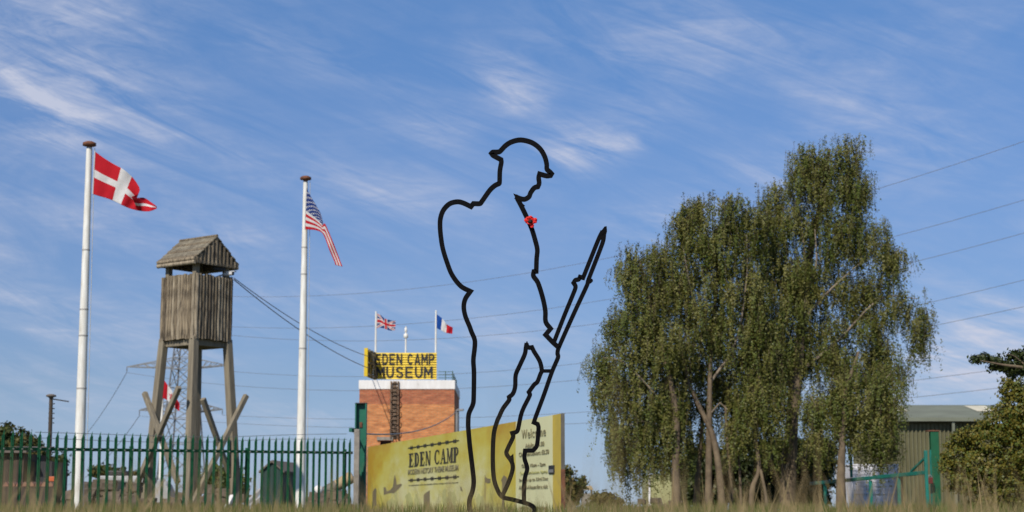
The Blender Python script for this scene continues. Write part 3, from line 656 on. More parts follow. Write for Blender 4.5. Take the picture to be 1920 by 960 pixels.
wires = [(PEAK, (1080, 495), (1920, 265), 'highest power cable crossing the sky from the pylon'),
         (upp[1][2]+dn, (1140, 561), (1920, 375), 'second highest power cable, meeting the birch below the highest'),
         (upp[0][2]+dn, (1140, 604), (1920, 437), 'third highest power cable across the sky from the pylon'),
         (mid[1][2]+dn, (1090, 681), (1920, 525), 'fourth highest power cable, passing behind the soldier hips'),
         (mid[0][2]+dn, (1090, 712), (1920, 575), 'fifth highest power cable, just under the fourth'),
         (low[1][2]+dn, (1060, 775), (1920, 686), 'sixth power cable, crossing just above the welcome board'),
         (low[0][2]+dn, (1110, 793), (1920, 722), 'lowest power cable, passing over the green shed roof')]
for st_, a, b, lab in wires:
    quad_wire('power_cable', lab, st_, (a, b), along(a[0], st_), along(b[0], st_), .030, gW)
for (sgn, z, tip), lab in ((TIPS[0], 'power cable falling left from the lower pylon arm'), (TIPS[2], 'power cable falling left from the long pylon arm')):
    e = tip+dn; far = e+Vector((-100, 300, -1)); cable('power_cable', lab, sag(e, far, 9, 30), .05, 'cable', gW, 'power cable')

# ------------------------------------------------------------------ green palisade fence
FA = P(-60, 930, 25.6); FB = P(661, 930, 33.0); FA.z = FB.z = 0
def fence():
    root = thing('palisade_fence', (FA.x, FA.y, 0), 'green steel palisade fence with pointed pales across the left', 'fence')
    us_ = []
    n = 51; dv = FB-FA; L = dv.length; d = dv.normalized(); nrm = Vector((d.y, -d.x, 0))     # towards camera
    ztop = lambda t: P(0, 808, 26.2).z*(1-t)+P(660, 821, 33).z*t
    H = 1.9; w = .066
    # W-section pale with a split, pointed head
    prof = [(-.5, .012), (-.34, .0), (-.17, .012), (0, -.010), (.17, .012), (.34, .0), (.5, .012)]
    m2 = MB(); bot = [(x*w, y, -H) for x, y in prof]; tp = []
    for x, y in prof: tp.append((x*w, y, {.5: -.105, .34: -.075, .17: -.06, 0: 0.0}[abs(x)]))
    vs_ = [Vector(p) for p in bot+tp]; k = len(prof); vs_ += [p+Vector((0, .003, 0)) for p in vs_]
    fs = [(i, i+1, k+i+1, k+i) for i in range(k-1)]+[(2*k+i, 3*k+i, 3*k+i+1, 2*k+i+1) for i in range(k-1)]+[(k+i, k+i+1, 3*k+i+1, 3*k+i) for i in range(k-1)]+[(0, k, 3*k, 2*k), (k-1, 3*k-1, 4*k-1, 2*k-1)]
    me = bpy.data.meshes.new('pale'); me.from_pydata([tuple(p) for p in vs_], [], fs); me.materials.append(MT['fence_green']); me.update()
    bm = MB().tube([(0, -.028, 0), (0, -.008, 0)], .012, 8); bme = bpy.data.meshes.new('bolt'); bme.from_pydata([tuple(p) for p in bm.v], [], bm.f); bme.materials.append(MT['fence_bolt']); bme.update()
    ang = math.atan2(d.y, d.x)
    # pale columns: equal ground spacing
    for i in range(n):
        t = (i+.5)/n; p = FA+dv*t; z = ztop(t)+random.uniform(-.008, .008)
        o = link('pale', me, root, (p.x-FA.x, p.y-FA.y, z), (random.uniform(-.006, .006), random.uniform(-.008, .008), ang)); ORG[o.name] = Vector((0, 0, 0))
        b = link('bolt', bme, o, (0, 0, -.285))
    rl = MB(); a = FA-nrm*.03; b = FB-nrm*.03; a.z = ztop(0)-.285; b.z = ztop(1)-.285; rl.bar(a, b, .045, .05); rl.build('rail', MT['fence_green'], root)
    rl = MB(); a = a.copy(); b = b.copy(); a.z -= 1.2; b.z -= 1.2; rl.bar(a, b, .045, .05); rl.build('rail', MT['fence_green'], root)
    for t in (.06, .37, .68, .985):
        p = FA+dv*t-nrm*.09; MB().bar(Vector((p.x, p.y, -.2)), Vector((p.x, p.y, ztop(t)-.22)), .05, .10).build('post', MT['fence_green'], root)
    # barbed strands just above the rail
    for k_, (lab, z0, zz) in enumerate((('upper', -.03, .03), ('lower', -.12, .06))):
        pts = []
        for t in np.linspace(0.15, 1, 60):
            p = FA+dv*t-nrm*.16; pts.append(Vector((p.x, p.y, ztop(t)+z0+.12*(t-.6)*(t > .6)*2.2+zz*math.sin(t*9+k_)*.35)))
        MB().tube(pts, .0045, 4).build('barbed_strand', MT['galv'], root)
fence()

# ------------------------------------------------------------------ gate post, concrete post
def gate_post():
    g = P(675, 930, 33.4); zt = P(675, 757, 33.4).z; root = thing('gate_post', (g.x, g.y, 0), 'tall green steel beam gate post with rust patches beside brick tower', 'post')
    w = 21/FPX*33.4; m2 = MB(); dpt = .2
    for s in (-1, 1): m2.box((g.x+s*(w/2-.012), g.y, zt/2-.15), (.024, dpt, zt+.3))
    m2.box((g.x, g.y+.02, zt/2-.152), (w-.04, .024, zt+.296)); m2.build('beam', MT['post_green'], root)
    MB().box((g.x, g.y+.01, zt+.006), (w+.01, dpt+.02, .014)).build('cap_plate', MT['dark'], root)
    m2 = MB(); hk = P(657, 806, 33.1); m2.bar(hk, Vector((g.x-w/2, g.y-.03, hk.z)), .06, .075); m2.build('hinge_stub', MT['post_green'], root)
    rp = P(673, 796, 33.3); MB().box((rp.x+.03, g.y-.0, rp.z), (.05, .03, .10)).build('bolt_plate', MT['rust'], root)
    c = P(668.5, 930, 33.0); zc = P(668.5, 805, 33.0).z
    co = MB().box((c.x, c.y-.05, zc/2-.1), (.105, .12, zc+.2)).build('concrete_post', MT['concrete'], None, (c.x, c.y, 0), bevel=.012)
    tag(co, 'slim grey concrete post standing against the green gate post', 'post')
    # wires from the post to the brick tower
    cable('cable', 'twisted pale cable crossing the brick tower front to the fence', sag(P(860, 768, BY-.3), P(664, 812, 33.0), .35, 24), .016, 'galv')
gate_post()

# ------------------------------------------------------------------ printed sign board
SY1, SY2 = 32.0, 21.1
SA = P(690, 838, SY1); SB = P(1050.5, 776, SY2); S_TOP = (SA.z+SB.z)/2
SAx = Vector((SA.x, SA.y, 0)); SBx = Vector((SB.x, SB.y, 0)); SD = (SBx-SAx).normalized(); SN = Vector((SD.y, -SD.x, 0))
if SN.dot(-SAx) < 0: SN = -SN
S_LEN = (SBx-SAx).length
def sgn_uv(u, v):
    c = Vector((0, 0, CAMZ)); d = P(u, v, 10)-c; t = (SAx-c).dot(SN)/d.dot(SN); p = c+d*t
    return (p-SAx).dot(SD), p.z
def sign_board():
    mid_ = (SAx+SBx)/2; root = thing('sign_board', (mid_.x, mid_.y, 0), 'long yellow-green printed board lettered EDEN CAMP and Welcome', 'sign')
    W = lambda a, h, d: SAx+SD*a+Vector((0, 0, h))+SN*d
    zb = 0.02; a1, _ = sgn_uv(967, 860); a2, _ = sgn_uv(1036.5, 860)
    # background print: procedural stained paper look
    m = bpy.data.materials.new('board_print'); m.use_nodes = True; t = m.node_tree; b = t.nodes['Principled BSDF']; b.inputs['Roughness'].default_value = .55
    at = t.nodes.new('ShaderNodeAttribute'); at.attribute_name = 'board'; sp = t.nodes.new('ShaderNodeSeparateXYZ'); t.links.new(at.outputs['Vector'], sp.inputs[0])
    nz = t.nodes.new('ShaderNodeTexNoise'); nz.inputs['Scale'].default_value = 1.3; nz.inputs['Detail'].default_value = 7; nz.inputs['Roughness'].default_value = .65
    mpn = t.nodes.new('ShaderNodeMapping'); mpn.inputs['Scale'].default_value = (.75, 1.6, 1); t.links.new(at.outputs['Vector'], mpn.inputs[0]); t.links.new(mpn.outputs[0], nz.inputs['Vector'])
    def mth(op, x, y):
        n = t.nodes.new('ShaderNodeMath'); n.operation = op
        for i, s_ in enumerate((x, y)):
            if isinstance(s_, (int, float)): n.inputs[i].default_value = s_
            else: t.links.new(s_, n.inputs[i])
        return n.outputs[0]
    # mustard stain strong at the left end and along the top, in the print itself
    ed = mth('ADD', mth('MULTIPLY', mth('POWER', mth('MAXIMUM', mth('SUBTRACT', 1.0, mth('DIVIDE', sp.outputs[0], 2.6)), 0.0), 1.3), .75), mth('MULTIPLY', mth('POWER', mth('MAXIMUM', mth('SUBTRACT', 1.0, mth('DIVIDE', sp.outputs[1], .9)), 0.0), 1.5), .45))
    ed = mth('ADD', ed, mth('MULTIPLY', mth('MAXIMUM', mth('SUBTRACT', mth('DIVIDE', sp.outputs[0], a1), .70), 0.0), 1.1))
    k = mth('ADD', ed, mth('MULTIPLY', mth('SUBTRACT', nz.outputs['Fac'], .45), 1.7))
    r = t.nodes.new('ShaderNodeValToRGB'); t.links.new(k, r.inputs[0]); cr = r.color_ramp
    cr.elements[0].position = 0.0; cr.elements[0].color = (.57, .54, .27, 1); cr.elements[1].position = .95; cr.elements[1].color = (.42, .25, .012, 1)
    e = cr.elements.new(.28); e.color = (.52, .47, .12, 1); e = cr.elements.new(.55); e.color = (.49, .40, .045, 1)
    t.links.new(r.outputs[0], b.inputs['Base Color'])
    def panel(name, x0, x1, mat, lift=0.0, th=.04):
        m2 = MB(); p = [W(x0, zb, lift), W(x1, zb, lift), W(x1, S_TOP, lift), W(x0, S_TOP, lift)]; m2.prism(p, -SN*th)
        o = m2.build(name, mat, root); at_ = o.data.attributes.new('board', 'FLOAT_VECTOR', 'POINT')
        vals = []
        for x, h in ((x0, zb), (x1, zb), (x1, S_TOP), (x0, S_TOP))*2: vals += [x, S_TOP-h, 0]
        at_.data.foreach_set('vector', vals); return o
    panel('panel', 0, a1-.01, m); wp = panel('panel', a1, a2-.01, MT['welcome']); wp['label'] = 'pale Welcome panel with prices and hours'
    panel('end_strip', a2, S_LEN, MT['mustard'])
    # frame edges, end post, back posts
    MB().bar(W(-.02, zb, -.02), W(-.02, S_TOP+.004, -.02), .06, .035, SN).build('edge_trim', MT['galv'], root)
    e0 = W(S_LEN+.03, 0, -.022); MB().bar(Vector((e0.x, e0.y, -.1)), Vector((e0.x, e0.y, S_TOP+.005)), .034, .05, SD).build('end_post', MT['tank_grey'], root)
    e1_ = W(S_LEN+.031, 0, -.0215); zr_ = P(1052, 880, SY2).z; eo = MB().bar(Vector((e1_.x, e1_.y, -.05)), Vector((e1_.x, e1_.y, zr_)), .038, .054, SD).build('post_foot', MT['rust'], root); eo['label'] = 'rusty lower half of the end post'
    for x in np.linspace(.6, S_LEN-1, 5): p = W(x, 0, -.10); MB().bar(Vector((p.x, p.y, -.1)), Vector((p.x, p.y, S_TOP-.1)), .08, .08, SD).build('back_post', MT['galv'], root)
    la, lh = sgn_uv(1030, 873); lb, lh2 = sgn_uv(1040, 888); MB().prism([W(la, lh2, .012), W(lb, lh2, .012), W(lb, lh, .012), W(la, lh, .012)], -SN*.02).build('latch_plate', MT['dark'], root)
    MB().prism([W(lb-.2, lh2+.015, .02), W(lb-.02, lh2+.015, .02), W(lb-.02, lh-.05, .02), W(lb-.2, lh-.05, .02)], -SN*.01).build('latch', MT['galv'], root)
    # --- lettering: serif stencil EDEN CAMP built from strokes
    lay = [0]
    def piece(mb, poly, f):
        lay[0] = (lay[0]+1) % 5; mb.prism([f(x, y, .006+lay[0]*.0006) for x, y in poly], -SN*.004)
    def rect(mb, f, x0, y0, x1, y1): piece(mb, [(x0, y0), (x1, y0), (x1, y1), (x0, y1)], f)
    def arc(mb, f, cx_, cy_, rx, ry, tx, ty, a0, a1_, n=14):
        for i in range(n):
            p = a0+(a1_-a0)*i/n; q = a0+(a1_-a0)*(i+1)/n
            piece(mb, [(cx_+rx*math.cos(p), cy_+ry*math.sin(p)), (cx_+rx*math.cos(q), cy_+ry*math.sin(q)), (cx_+(rx-tx)*math.cos(q), cy_+(ry-ty)*math.sin(q)), (cx_+(rx-tx)*math.cos(p), cy_+(ry-ty)*math.sin(p))], f)
    st, th, sf = .36, .12, .085
    def glyph(mb, ch, f):
        if ch == 'E':
            rect(mb, f, .12, 0, .12+st, 1); rect(mb, f, 0, 0, .9, sf); rect(mb, f, 0, 1-sf, .86, 1); rect(mb, f, .3, .47, .66, .47+sf)
            piece(mb, [(.72, 0), (.9, 0), (.95, .3), (.90, .3)], f); piece(mb, [(.70, 1), (.86, 1), (.88, .72), (.84, .72)], f); rect(mb, f, .60, .38, .68, .62)
        elif ch == 'D':
            rect(mb, f, .12, 0, .12+st, 1); rect(mb, f, 0, 0, .5, sf); rect(mb, f, 0, 1-sf, .5, 1); arc(mb, f, .45, .5, .5, .5, .24, sf, -math.pi/2, math.pi/2)
        elif ch == 'N':
            rect(mb, f, .1, 0, .1+th, 1); rect(mb, f, .82, 0, .82+th, 1); piece(mb, [(.02, 1), (.32, 1), (.90, 0), (.68, 0)], f); rect(mb, f, 0, 0, .3, sf); rect(mb, f, .7, 1-sf, 1.0, 1); rect(mb, f, 0, 1-sf, .2, 1)
        elif ch == 'C':
            arc(mb, f, .5, .5, .5, .5, .25, sf, math.pi*.28, math.pi*1.72, 20); rect(mb, f, .80, .66, .88, .95); rect(mb, f, .82, .08, .88, .26)
        elif ch == 'A':
            piece(mb, [(.06, 0), (.15, 0), (.54, 1), (.42, 1)], f); piece(mb, [(.66, 0), (.94, 0), (.58, 1), (.40, 1)], f); rect(mb, f, .22, .3, .72, .3+sf); rect(mb, f, -.04, 0, .26, sf); rect(mb, f, .56, 0, 1.04, sf)
        elif ch == 'M':
            rect(mb, f, .08, 0, .08+th, 1); rect(mb, f, .72, 0, .72+st*.9, 1); piece(mb, [(.04, 1), (.28, 1), (.56, .1), (.44, .1)], f); piece(mb, [(.48, .1), (.54, .1), (.86, 1), (.76, 1)], f)
            rect(mb, f, -.03, 0, .26, sf); rect(mb, f, .62, 0, 1.04, sf); rect(mb, f, .78, 1-sf, 1.04, 1); rect(mb, f, -.03, 1-sf, .2, 1)
        elif ch == 'P':
            rect(mb, f, .12, 0, .12+st, 1); rect(mb, f, 0, 0, .5, sf); rect(mb, f, 0, 1-sf, .5, 1); arc(mb, f, .48, .72, .42, .28, .22, sf, -math.pi/2, math.pi/2); rect(mb, f, .3, .44, .5, .44+sf)
    ax0, hb0 = sgn_uv(767, 877.5); ax1, hb1 = sgn_uv(861, 865); _, ht0 = sgn_uv(767, 850); hb = (hb0+hb1)/2; ht = (ht0+sgn_uv(861, 838)[1])/2
    word = 'EDEN CAMP'; wd = {' ': .45}; tw = sum(wd.get(c, .95)+.13 for c in word)-.13; sc = (ax1-ax0)/tw; x = ax0
    for c in word:
        w_ = wd.get(c, .95)*sc
        if c != ' ':
            mb = MB(); glyph(mb, c, lambda gx, gy, d, x=x, w_=w_: W(x+gx*w_/1.0, hb+gy*(ht-hb), d)); mb.build('letter', MT['print_dark'], root)
        x += w_+.13*sc
    fn = lambda A, H, D: W(A, H, .007+D)
    def line(txt, u0, v0, u1, v1, hpx, mat='print_dark', off=0.0, name='lettering', sp_=1.0):
        """text with its baseline from pixel (u0,v0) to (u1,v1)"""
        A0, H0 = sgn_uv(u0, v0); A1, H1 = sgn_uv(u1, v1); hh = (H0+H1)/2; _, Ht = sgn_uv(u0, v0-hpx)
        o = fit_text(txt, A0, A1, hh, hh+(Ht-H0), fn, name, MT[mat], root, off, sp_, .003); o['kind'] = 'stuff'
    line('MODERN HISTORY THEME MUSEUM', 766, 892, 860, 880, 10, 'print_grey', .01)
    line('in association with the people of the village and the county', 767, 912.5, 860, 904.5, 2.6, 'print_grey')
    line('Welcome', 979, 824, 1024, 816.5, 17, 'print_grey', .0, sp_=1.15)
    line('Adults £11.00', 986, 840, 1021, 836, 8.5, 'print_grey'); line('Children/Seniors £8.50', 974, 857, 1030, 850, 8, 'print_grey')
    line('Open 10am - 5pm', 979, 880, 1023.5, 873.5, 8, 'print_grey', .012); line('(last admission 4pm)', 976, 893, 1027, 887, 7.5, 'print_faint')
    line('2nd Jan up to 23rd Dec', 974, 906, 1028, 900.5, 7.5, 'print_grey'); line('Allow 3-4 hours for a visit', 974, 919, 1027.5, 914, 7, 'print_grey', .012)
    line('YOUR NEXT DESTINATION', 977, 956, 1025, 954, 5, 'print_grey')
    # barbed wire print
    for (u0, v0, u1, v1) in ((766, 841, 861, 825), (766, 902, 861, 892)):
        A0, H0 = sgn_uv(u0, v0); A1, H1 = sgn_uv(u1, v1); hh = (H0+H1)/2; m2 = MB(); m2.bar(W(A0, hh, .006), W(A1, hh, .006), .004, .014, (0, 0, 1))
        for i in range(7):
            a_ = A0+(A1-A0)*(i+.5)/7; cpt = W(a_, hh, .0075)
            for q in (-.9, .9, -.35, .35): dd = SD*math.cos(q)*.10+Vector((0, 0, math.sin(q)*.035)); m2.bar(cpt-dd, cpt+dd, .004, .013, (0, 0, 1))
            m2.bar(cpt-SD*.07, cpt+SD*.07, .005, .035, (0, 0, 1))
        m2.build('barbed_wire_print', MT['print_dark'], root)
    # silhouettes: polygons in pixels laid on to the board plane
    def sil(name, poly, mat='print_soft', d=.004): MB().prism([W(*sgn_uv(u, v), d) for u, v in poly], -SN*.003).build(name, MT[mat], root)
    sil('fighter_plane_print', [(719.5, 914), (723, 913), (726, 921), (732, 918.5), (737, 913), (738.5, 900), (740.5, 890), (743, 900), (744, 909), (752, 907), (754, 909), (749, 915), (742, 922), (739, 925), (733, 924), (725, 926), (720, 928)])
    sil('wing_print', [(739, 925), (745, 920), (747, 936), (745, 950), (742, 940)], 'print_faint', .0038)
    for dx in (0, 131): sil('bell_tower_print', [(699+dx, 949-dx*.02), (699+dx, 923), (700.5+dx, 919), (704+dx, 914.5), (706.5+dx, 919), (706+dx, 923), (706+dx, 948)], 'print_soft' if dx == 0 else 'print_faint')
    sil('hut_print', [(795, 960), (795, 928), (800, 923), (806, 919.5), (806, 960)])
    for (u, v, w_, h_) in ((768, 938, 12, 22), (782, 940, 8, 18), (848, 936, 14, 26), (735, 945, 16, 16), (900, 940, 14, 22), (838, 940, 6, 14)):
        pts = []
        for k_ in range(18):
            q = 2*math.pi*k_/18; rr = random.uniform(.6, 1.05); pts.append((u+w_*rr*math.cos(q)*.7, v+h_*rr*math.sin(q)*.8))
        sil('tree_print', pts, 'print_faint', .0030+.0001*(u % 5))
    sil('flag_staff_print', [(909.5, 957), (909.5, 891), (910.2, 891), (910.2, 957)], 'print_soft', .0045); sil('flag_print', [(910.3, 894), (914, 897), (920, 898), (920, 905), (915, 906), (910.3, 904)], 'print_soft', .0049)
    sil('figure_print', [(863, 912), (866, 914), (868, 922), (864, 919)], 'print_soft', .0049)
    sil('guard_tower_print', [(940, 900), (945, 891), (951, 896), (950, 906), (947, 932), (944, 960), (941, 960), (942, 930), (942, 906)], 'print_soft', .0041)
sign_board()

# ------------------------------------------------------------------ soldier silhouette
def soldier():
    base = P(935, 960, SCULPT_Y); root = thing('soldier_silhouette', (base.x, SCULPT_Y, 0), 'black steel outline of a soldier with bowed head holding a rifle', 'sculpture')
    lay = [0]
    def stroke(mb, pts, w=8.9, th=.012, sub=4):
        c = catmull([Vector((p[0], p[1], 0)) for p in pts], sub)
        q = [c[0]]
        for p in c[1:]:
            if (p-q[-1]).length > .6: q.append(p)
        n = len(q); Lf = []; Rt = []
        for i in range(n):
            d0 = (q[i]-q[max(i-1, 0)]); d1 = (q[min(i+1, n-1)]-q[i])
            if i == 0: d0 = d1
            if i == n-1: d1 = d0
            d0.normalize(); d1.normalize(); m_ = d0+d1
            if m_.length < .2: m_ = d1.copy()
            m_.normalize(); nn = Vector((-m_.y, m_.x, 0)); k = 1/max(.5, abs(nn.dot(Vector((-d1.y, d1.x, 0))))); k = min(k, 1.75)
            Lf.append(q[i]+nn*w/2*k); Rt.append(q[i]-nn*w/2*k)
        yo = lay[0]*.0009; lay[0] += 1
        V = [P(p.x, p.y, SCULPT_Y+yo) for p in Lf]+[P(p.x, p.y, SCULPT_Y+yo) for p in Rt]; off = Vector((0, th, 0)); V += [v+off for v in V]
        fs = []
        for i in range(n-1):
            fs += [(i, i+1, n+i+1, n+i), (2*n+i, 3*n+i, 3*n+i+1, 2*n+i+1), (i, 2*n+i, 2*n+i+1, i+1), (n+i, n+i+1, 3*n+i+1, 3*n+i)]
        fs += [(0, n, 3*n, 2*n), (n-1, 3*n-1, 4*n-1, 2*n-1)]
        mb.add(V, fs)
    def plate(mb, poly, th=.012):
        yo = lay[0]*.0009; lay[0] += 1; mb.prism([P(u, v, SCULPT_Y+yo) for u, v in poly], (0, th, 0))
    S = MT['steel_black']
    mb = MB()
    stroke(mb, [(966.5, 368), (972.5, 371), (983, 373.3), (991.7, 368.7), (995, 361), (1001.7, 352), (1008.5, 349.7), (1011, 343), (1010, 333), (1011.7, 325.8), (1025, 329.3), (1032.5, 328.6), (1034.3, 325.5), (1030.8, 321.7), (1025.5, 316.5), (1025, 306.7), (1020.8, 291.7), (1011.7, 277.5), (996.7, 266.7), (976.7, 262), (960, 265.3), (948, 272.5), (937.5, 283.3), (932.5, 284.7), (924, 285), (921.5, 287.2), (925, 291.2), (939.5, 299), (940, 304), (937.3, 320), (936.7, 340), (935.6, 343.7), (928, 347.5), (918, 356.7), (903, 378), (899.5, 381.4), (887.5, 381.4), (883, 387), (868, 380), (856.7, 378), (843, 381.7), (831.7, 393), (826, 408), (825, 424), (826.5, 443), (830, 465), (837.5, 490), (847.5, 515), (863.7, 536), (882, 546), (872.5, 560), (869.5, 575), (872.5, 592.5), (880, 611), (884, 622), (890, 637), (890, 652), (887.5, 675), (888.7, 699), (888, 749), (886, 760), (879, 776), (877.7, 794), (878, 803), (881, 837), (886, 879), (888.2, 903), (886, 920), (880.5, 937), (880.3, 953), (885, 966), (895, 1000), (893, 1040), (890, 1060)])
    plate(mb, [(962.5, 362.5), (975.5, 367.5), (975, 377), (973, 384), (968.5, 375)])
    mb.build('head_and_back_outline', S, root)
    mb = MB()
    stroke(mb, [(970, 372), (977.5, 386), (986.7, 405), (992.5, 417.5), (997.5, 430), (1002.8, 447.5), (1007.5, 467.5), (1006.2, 485), (1005.5, 508.5), (1001, 509), (1000.3, 517.5), (1008.7, 530), (1017.5, 557.5), (1022.5, 582.5), (1023.2, 603), (1032.5, 616), (1023, 627.5), (1037, 642), (1047, 651)])
    plate(mb, [(976, 378), (984.5, 385.5), (981, 387), (978, 390)])
    mb.build('chest_and_arm_outline', S, root)
    mb = MB()
    stroke(mb, [(1038.5, 642), (1058, 592), (1078, 543), (1079, 536), (1075.5, 530), (1079, 525), (1085, 523.5), (1087.5, 519), (1093.5, 520.5), (1108, 484), (1123, 447), (1130, 433)], 8.2)
    stroke(mb, [(1133, 436), (1130, 455), (1103.5, 524), (1101, 534), (1076.6, 586.6), (1047.5, 652), (1045.4, 662), (1046.4, 670), (1035, 697), (1020, 740), (1005, 780), (1001, 792), (1008, 795), (1009.8, 802), (1008.2, 825), (1006, 837), (999.6, 844.6), (984.5, 845), (983.5, 860), (988.6, 878), (984.5, 895), (982.5, 918), (982.5, 943)], 8.2)
    plate(mb, [(1122, 446), (1127, 433), (1133.5, 424.5), (1137.6, 424), (1138.3, 434), (1134, 449), (1127, 449)])
    plate(mb, [(1103, 521), (1111, 523), (1112, 527), (1108, 531), (1101, 532)])
    mb.build('rifle_outline', S, root)
    mb = MB()
    stroke(mb, [(987.6, 643), (986, 652), (984, 664), (974.6, 685), (967, 703), (966, 724), (962, 737.5), (954.3, 744.5), (954.6, 750), (943, 766), (936, 781), (932, 790), (925.8, 814), (924, 856), (925.6, 893), (931, 914), (941, 931), (960, 936.5), (981, 942), (996, 947.5), (1002, 954), (1001.5, 965), (1006, 985), (1012, 1010), (1008, 1040), (1010, 1060)], 8.4)
    stroke(mb, [(988, 648), (992, 651.5), (997.5, 651), (1001.7, 659.6), (1012, 677), (1015.8, 694), (1013, 702), (1007.5, 716), (1001.7, 721), (991.5, 735), (993.5, 741), (978.7, 772), (971.5, 804), (968.5, 809.5), (960.5, 812), (962, 819.4), (952, 841), (949.8, 851), (959.5, 866), (961, 881), (952, 908), (941, 931)], 8.2)
    stroke(mb, [(1014, 695.4), (1036, 695.4)], 6.5)
    plate(mb, [(984.5, 650), (987, 640), (989, 640), (993, 653)]); plate(mb, [(954, 858), (962.5, 850.5), (964, 868), (958, 868)])
    mb.build('sling_and_leg_outline', S, root)
    g = P(948, 1060, SCULPT_Y); MB().box((g.x, SCULPT_Y+.03, .006), (.62, .34, .012)).build('base_plate', S, root, bevel=.003)
    # poppy
    pc = P(994, 415, SCULPT_Y-.012); pp = thing('poppy', pc, 'red poppy with black centre pinned to the soldier chest', 'poppy')
    ux = 1/FPX*SCULPT_Y
    def petal(cu, cv, ru, rv, yo, seed):
        r2 = random.Random(seed); m2 = MB(); cen = P(cu, cv, SCULPT_Y-.012+yo); n = 22; ring = []; ring2 = []
        for k in range(n):
            q = 2*math.pi*k/n; rr = 1+r2.uniform(-.13, .13); p = cen+Vector((math.cos(q)*ru*ux*rr, -.004+.004*math.sin(3*q+seed), math.sin(q)*rv*ux*rr)); ring.append(p); ring2.append(cen.lerp(p, .5)+Vector((0, .003, 0)))
        m2.add([cen]+ring2+ring, [(0, 1+k, 1+(k+1) % n) for k in range(n)]+[(1+k, 1+n+k, 1+n+(k+1) % n, 1+(k+1) % n) for k in range(n)], 0, True)
        o = m2.build('petal', MT['poppy_red'], pp); sd = o.modifiers.new('thick', 'SOLIDIFY'); sd.thickness = .0012
    petal(989.5, 413, 6.5, 6.2, 0, 1); petal(994, 409.5, 5.8, 4.6, .002, 2); petal(1001.5, 413.5, 6, 5.6, -.001, 3); petal(994.5, 417, 7.5, 4.2, -.003, 5); petal(997.3, 423, 4, 4, .001, 4)
    cc = P(994, 414.5, SCULPT_Y-.024); m2 = MB(); m2.tube([cc+Vector((0, .012, 0)), cc+Vector((0, .002, 0)), cc], [.0075, .0085, .004], 12); m2.build('centre', MT['poppy_black'], pp)
    for k in range(9):
        q = k*2*math.pi/9; MB().bar(cc+Vector((math.cos(q)*.004, .004, math.sin(q)*.003)), cc+Vector((math.cos(q)*.0125, .006, math.sin(q)*.010)), .003, .003).build('stamen', MT['poppy_black'], pp)
soldier()

# ------------------------------------------------------------------ foliage helpers
def leaf_quads(C, size, asp=.65, droop=0.0):
    n = len(C); d = rng.normal(size=(n, 3)); d[:, 2] -= droop; d /= np.linalg.norm(d, axis=1)[:, None]
    e = rng.normal(size=(n, 3)); e -= (e*d).sum(1)[:, None]*d; e /= np.linalg.norm(e, axis=1)[:, None]
    s = size*rng.uniform(.65, 1.3, n)[:, None]; V = np.empty((n, 4, 3))
    V[:, 0] = C-d*s*.5; V[:, 1] = C+e*s*asp*.5; V[:, 2] = C+d*s*.55; V[:, 3] = C-e*s*asp*.5
    return V.reshape(-1, 3), np.arange(n*4).reshape(-1, 4)
def blob_points(blobs, Yd, dens, depth_k=1.0):
    pts = []
    for bl in blobs:
        u, v, ru, rv = bl[:4]; dy = bl[4] if len(bl) > 4 else 0.0; c = P(u, v, Yd+dy); sx = ru/FPX*(Yd+dy); sz = rv/FPX*(Yd+dy); sy = (sx+sz)/2*depth_k
        n = int(ru*rv*math.pi*dens); q = rng.normal(size=(n, 3)); q /= np.linalg.norm(q, axis=1)[:, None]; q *= (rng.uniform(.12, 1, n)**.45)[:, None]
        q *= (1+rng.normal(0, .10, n))[:, None]
        pts.append(np.array(c)+q*np.array([sx, sy, sz]))
    return np.concatenate(pts)
def clump_filter(pts, scale, thr, seed, zs=1.0):
    """thin the points with a cheap sum-of-sines field, so gaps open between clumps"""
    r_ = np.random.default_rng(seed); f = np.zeros(len(pts))
    for k in range(7):
        w = r_.normal(size=3); w /= np.linalg.norm(w); f += np.sin((pts*[1, 1, zs])@w*scale*(1+.35*k)+r_.uniform(0, 6.3))/(1+.25*k)
    f /= np.abs(f).max()+1e-9
    return pts[f > thr]
def leaf_n(C, Nn, size, asp=.7, droop=.4):
    """leaves whose faces lean to the directions Nn, tips drooping"""
    n = len(C); Nn = Nn/np.linalg.norm(Nn, axis=1)[:, None]
    d = rng.normal(size=(n, 3)); d[:, 2] -= droop; d -= (d*Nn).sum(1)[:, None]*Nn; d /= np.linalg.norm(d, axis=1)[:, None]; e = np.cross(Nn, d)
    s = size*rng.uniform(.65, 1.35, n)[:, None]; V = np.empty((n, 4, 3))
    V[:, 0] = C-d*s*.5; V[:, 1] = C+e*s*asp*.5; V[:, 2] = C+d*s*.55; V[:, 3] = C-e*s*asp*.5
    return V.reshape(-1, 3), np.arange(n*4).reshape(-1, 4)
def tufts(blobs, Yd, per_area, sig, npts):
    """sub-clumps spread through the blobs; returns strand starts and outward directions"""
    S = []; O = []
    for bl in blobs:
        u, v, ru, rv = bl[:4]; dy = bl[4] if len(bl) > 4 else 0.0; c = np.array(P(u, v, Yd+dy)); sc = (Yd+dy)/FPX; r3 = np.array([ru*sc, (ru+rv)/2*sc, rv*sc])
        k = max(3, int(ru*rv*math.pi*per_area)); q = rng.normal(size=(k, 3)); q /= np.linalg.norm(q, axis=1)[:, None]; q *= (rng.uniform(.1, 1, k)**.33)[:, None]*rng.uniform(.80, 1.08, k)[:, None]
        cen = c+q*r3; m = rng.integers(int(npts*.5), int(npts*1.5), k); idx = np.repeat(np.arange(k), m); g = rng.normal(size=(len(idx), 3))*np.array([sig, sig, sig*.7])
        S.append(cen[idx]+g); O.append(q[idx]*.75+g/sig*.45+np.array([0, 0, .25]))
    return np.concatenate(S), np.concatenate(O)
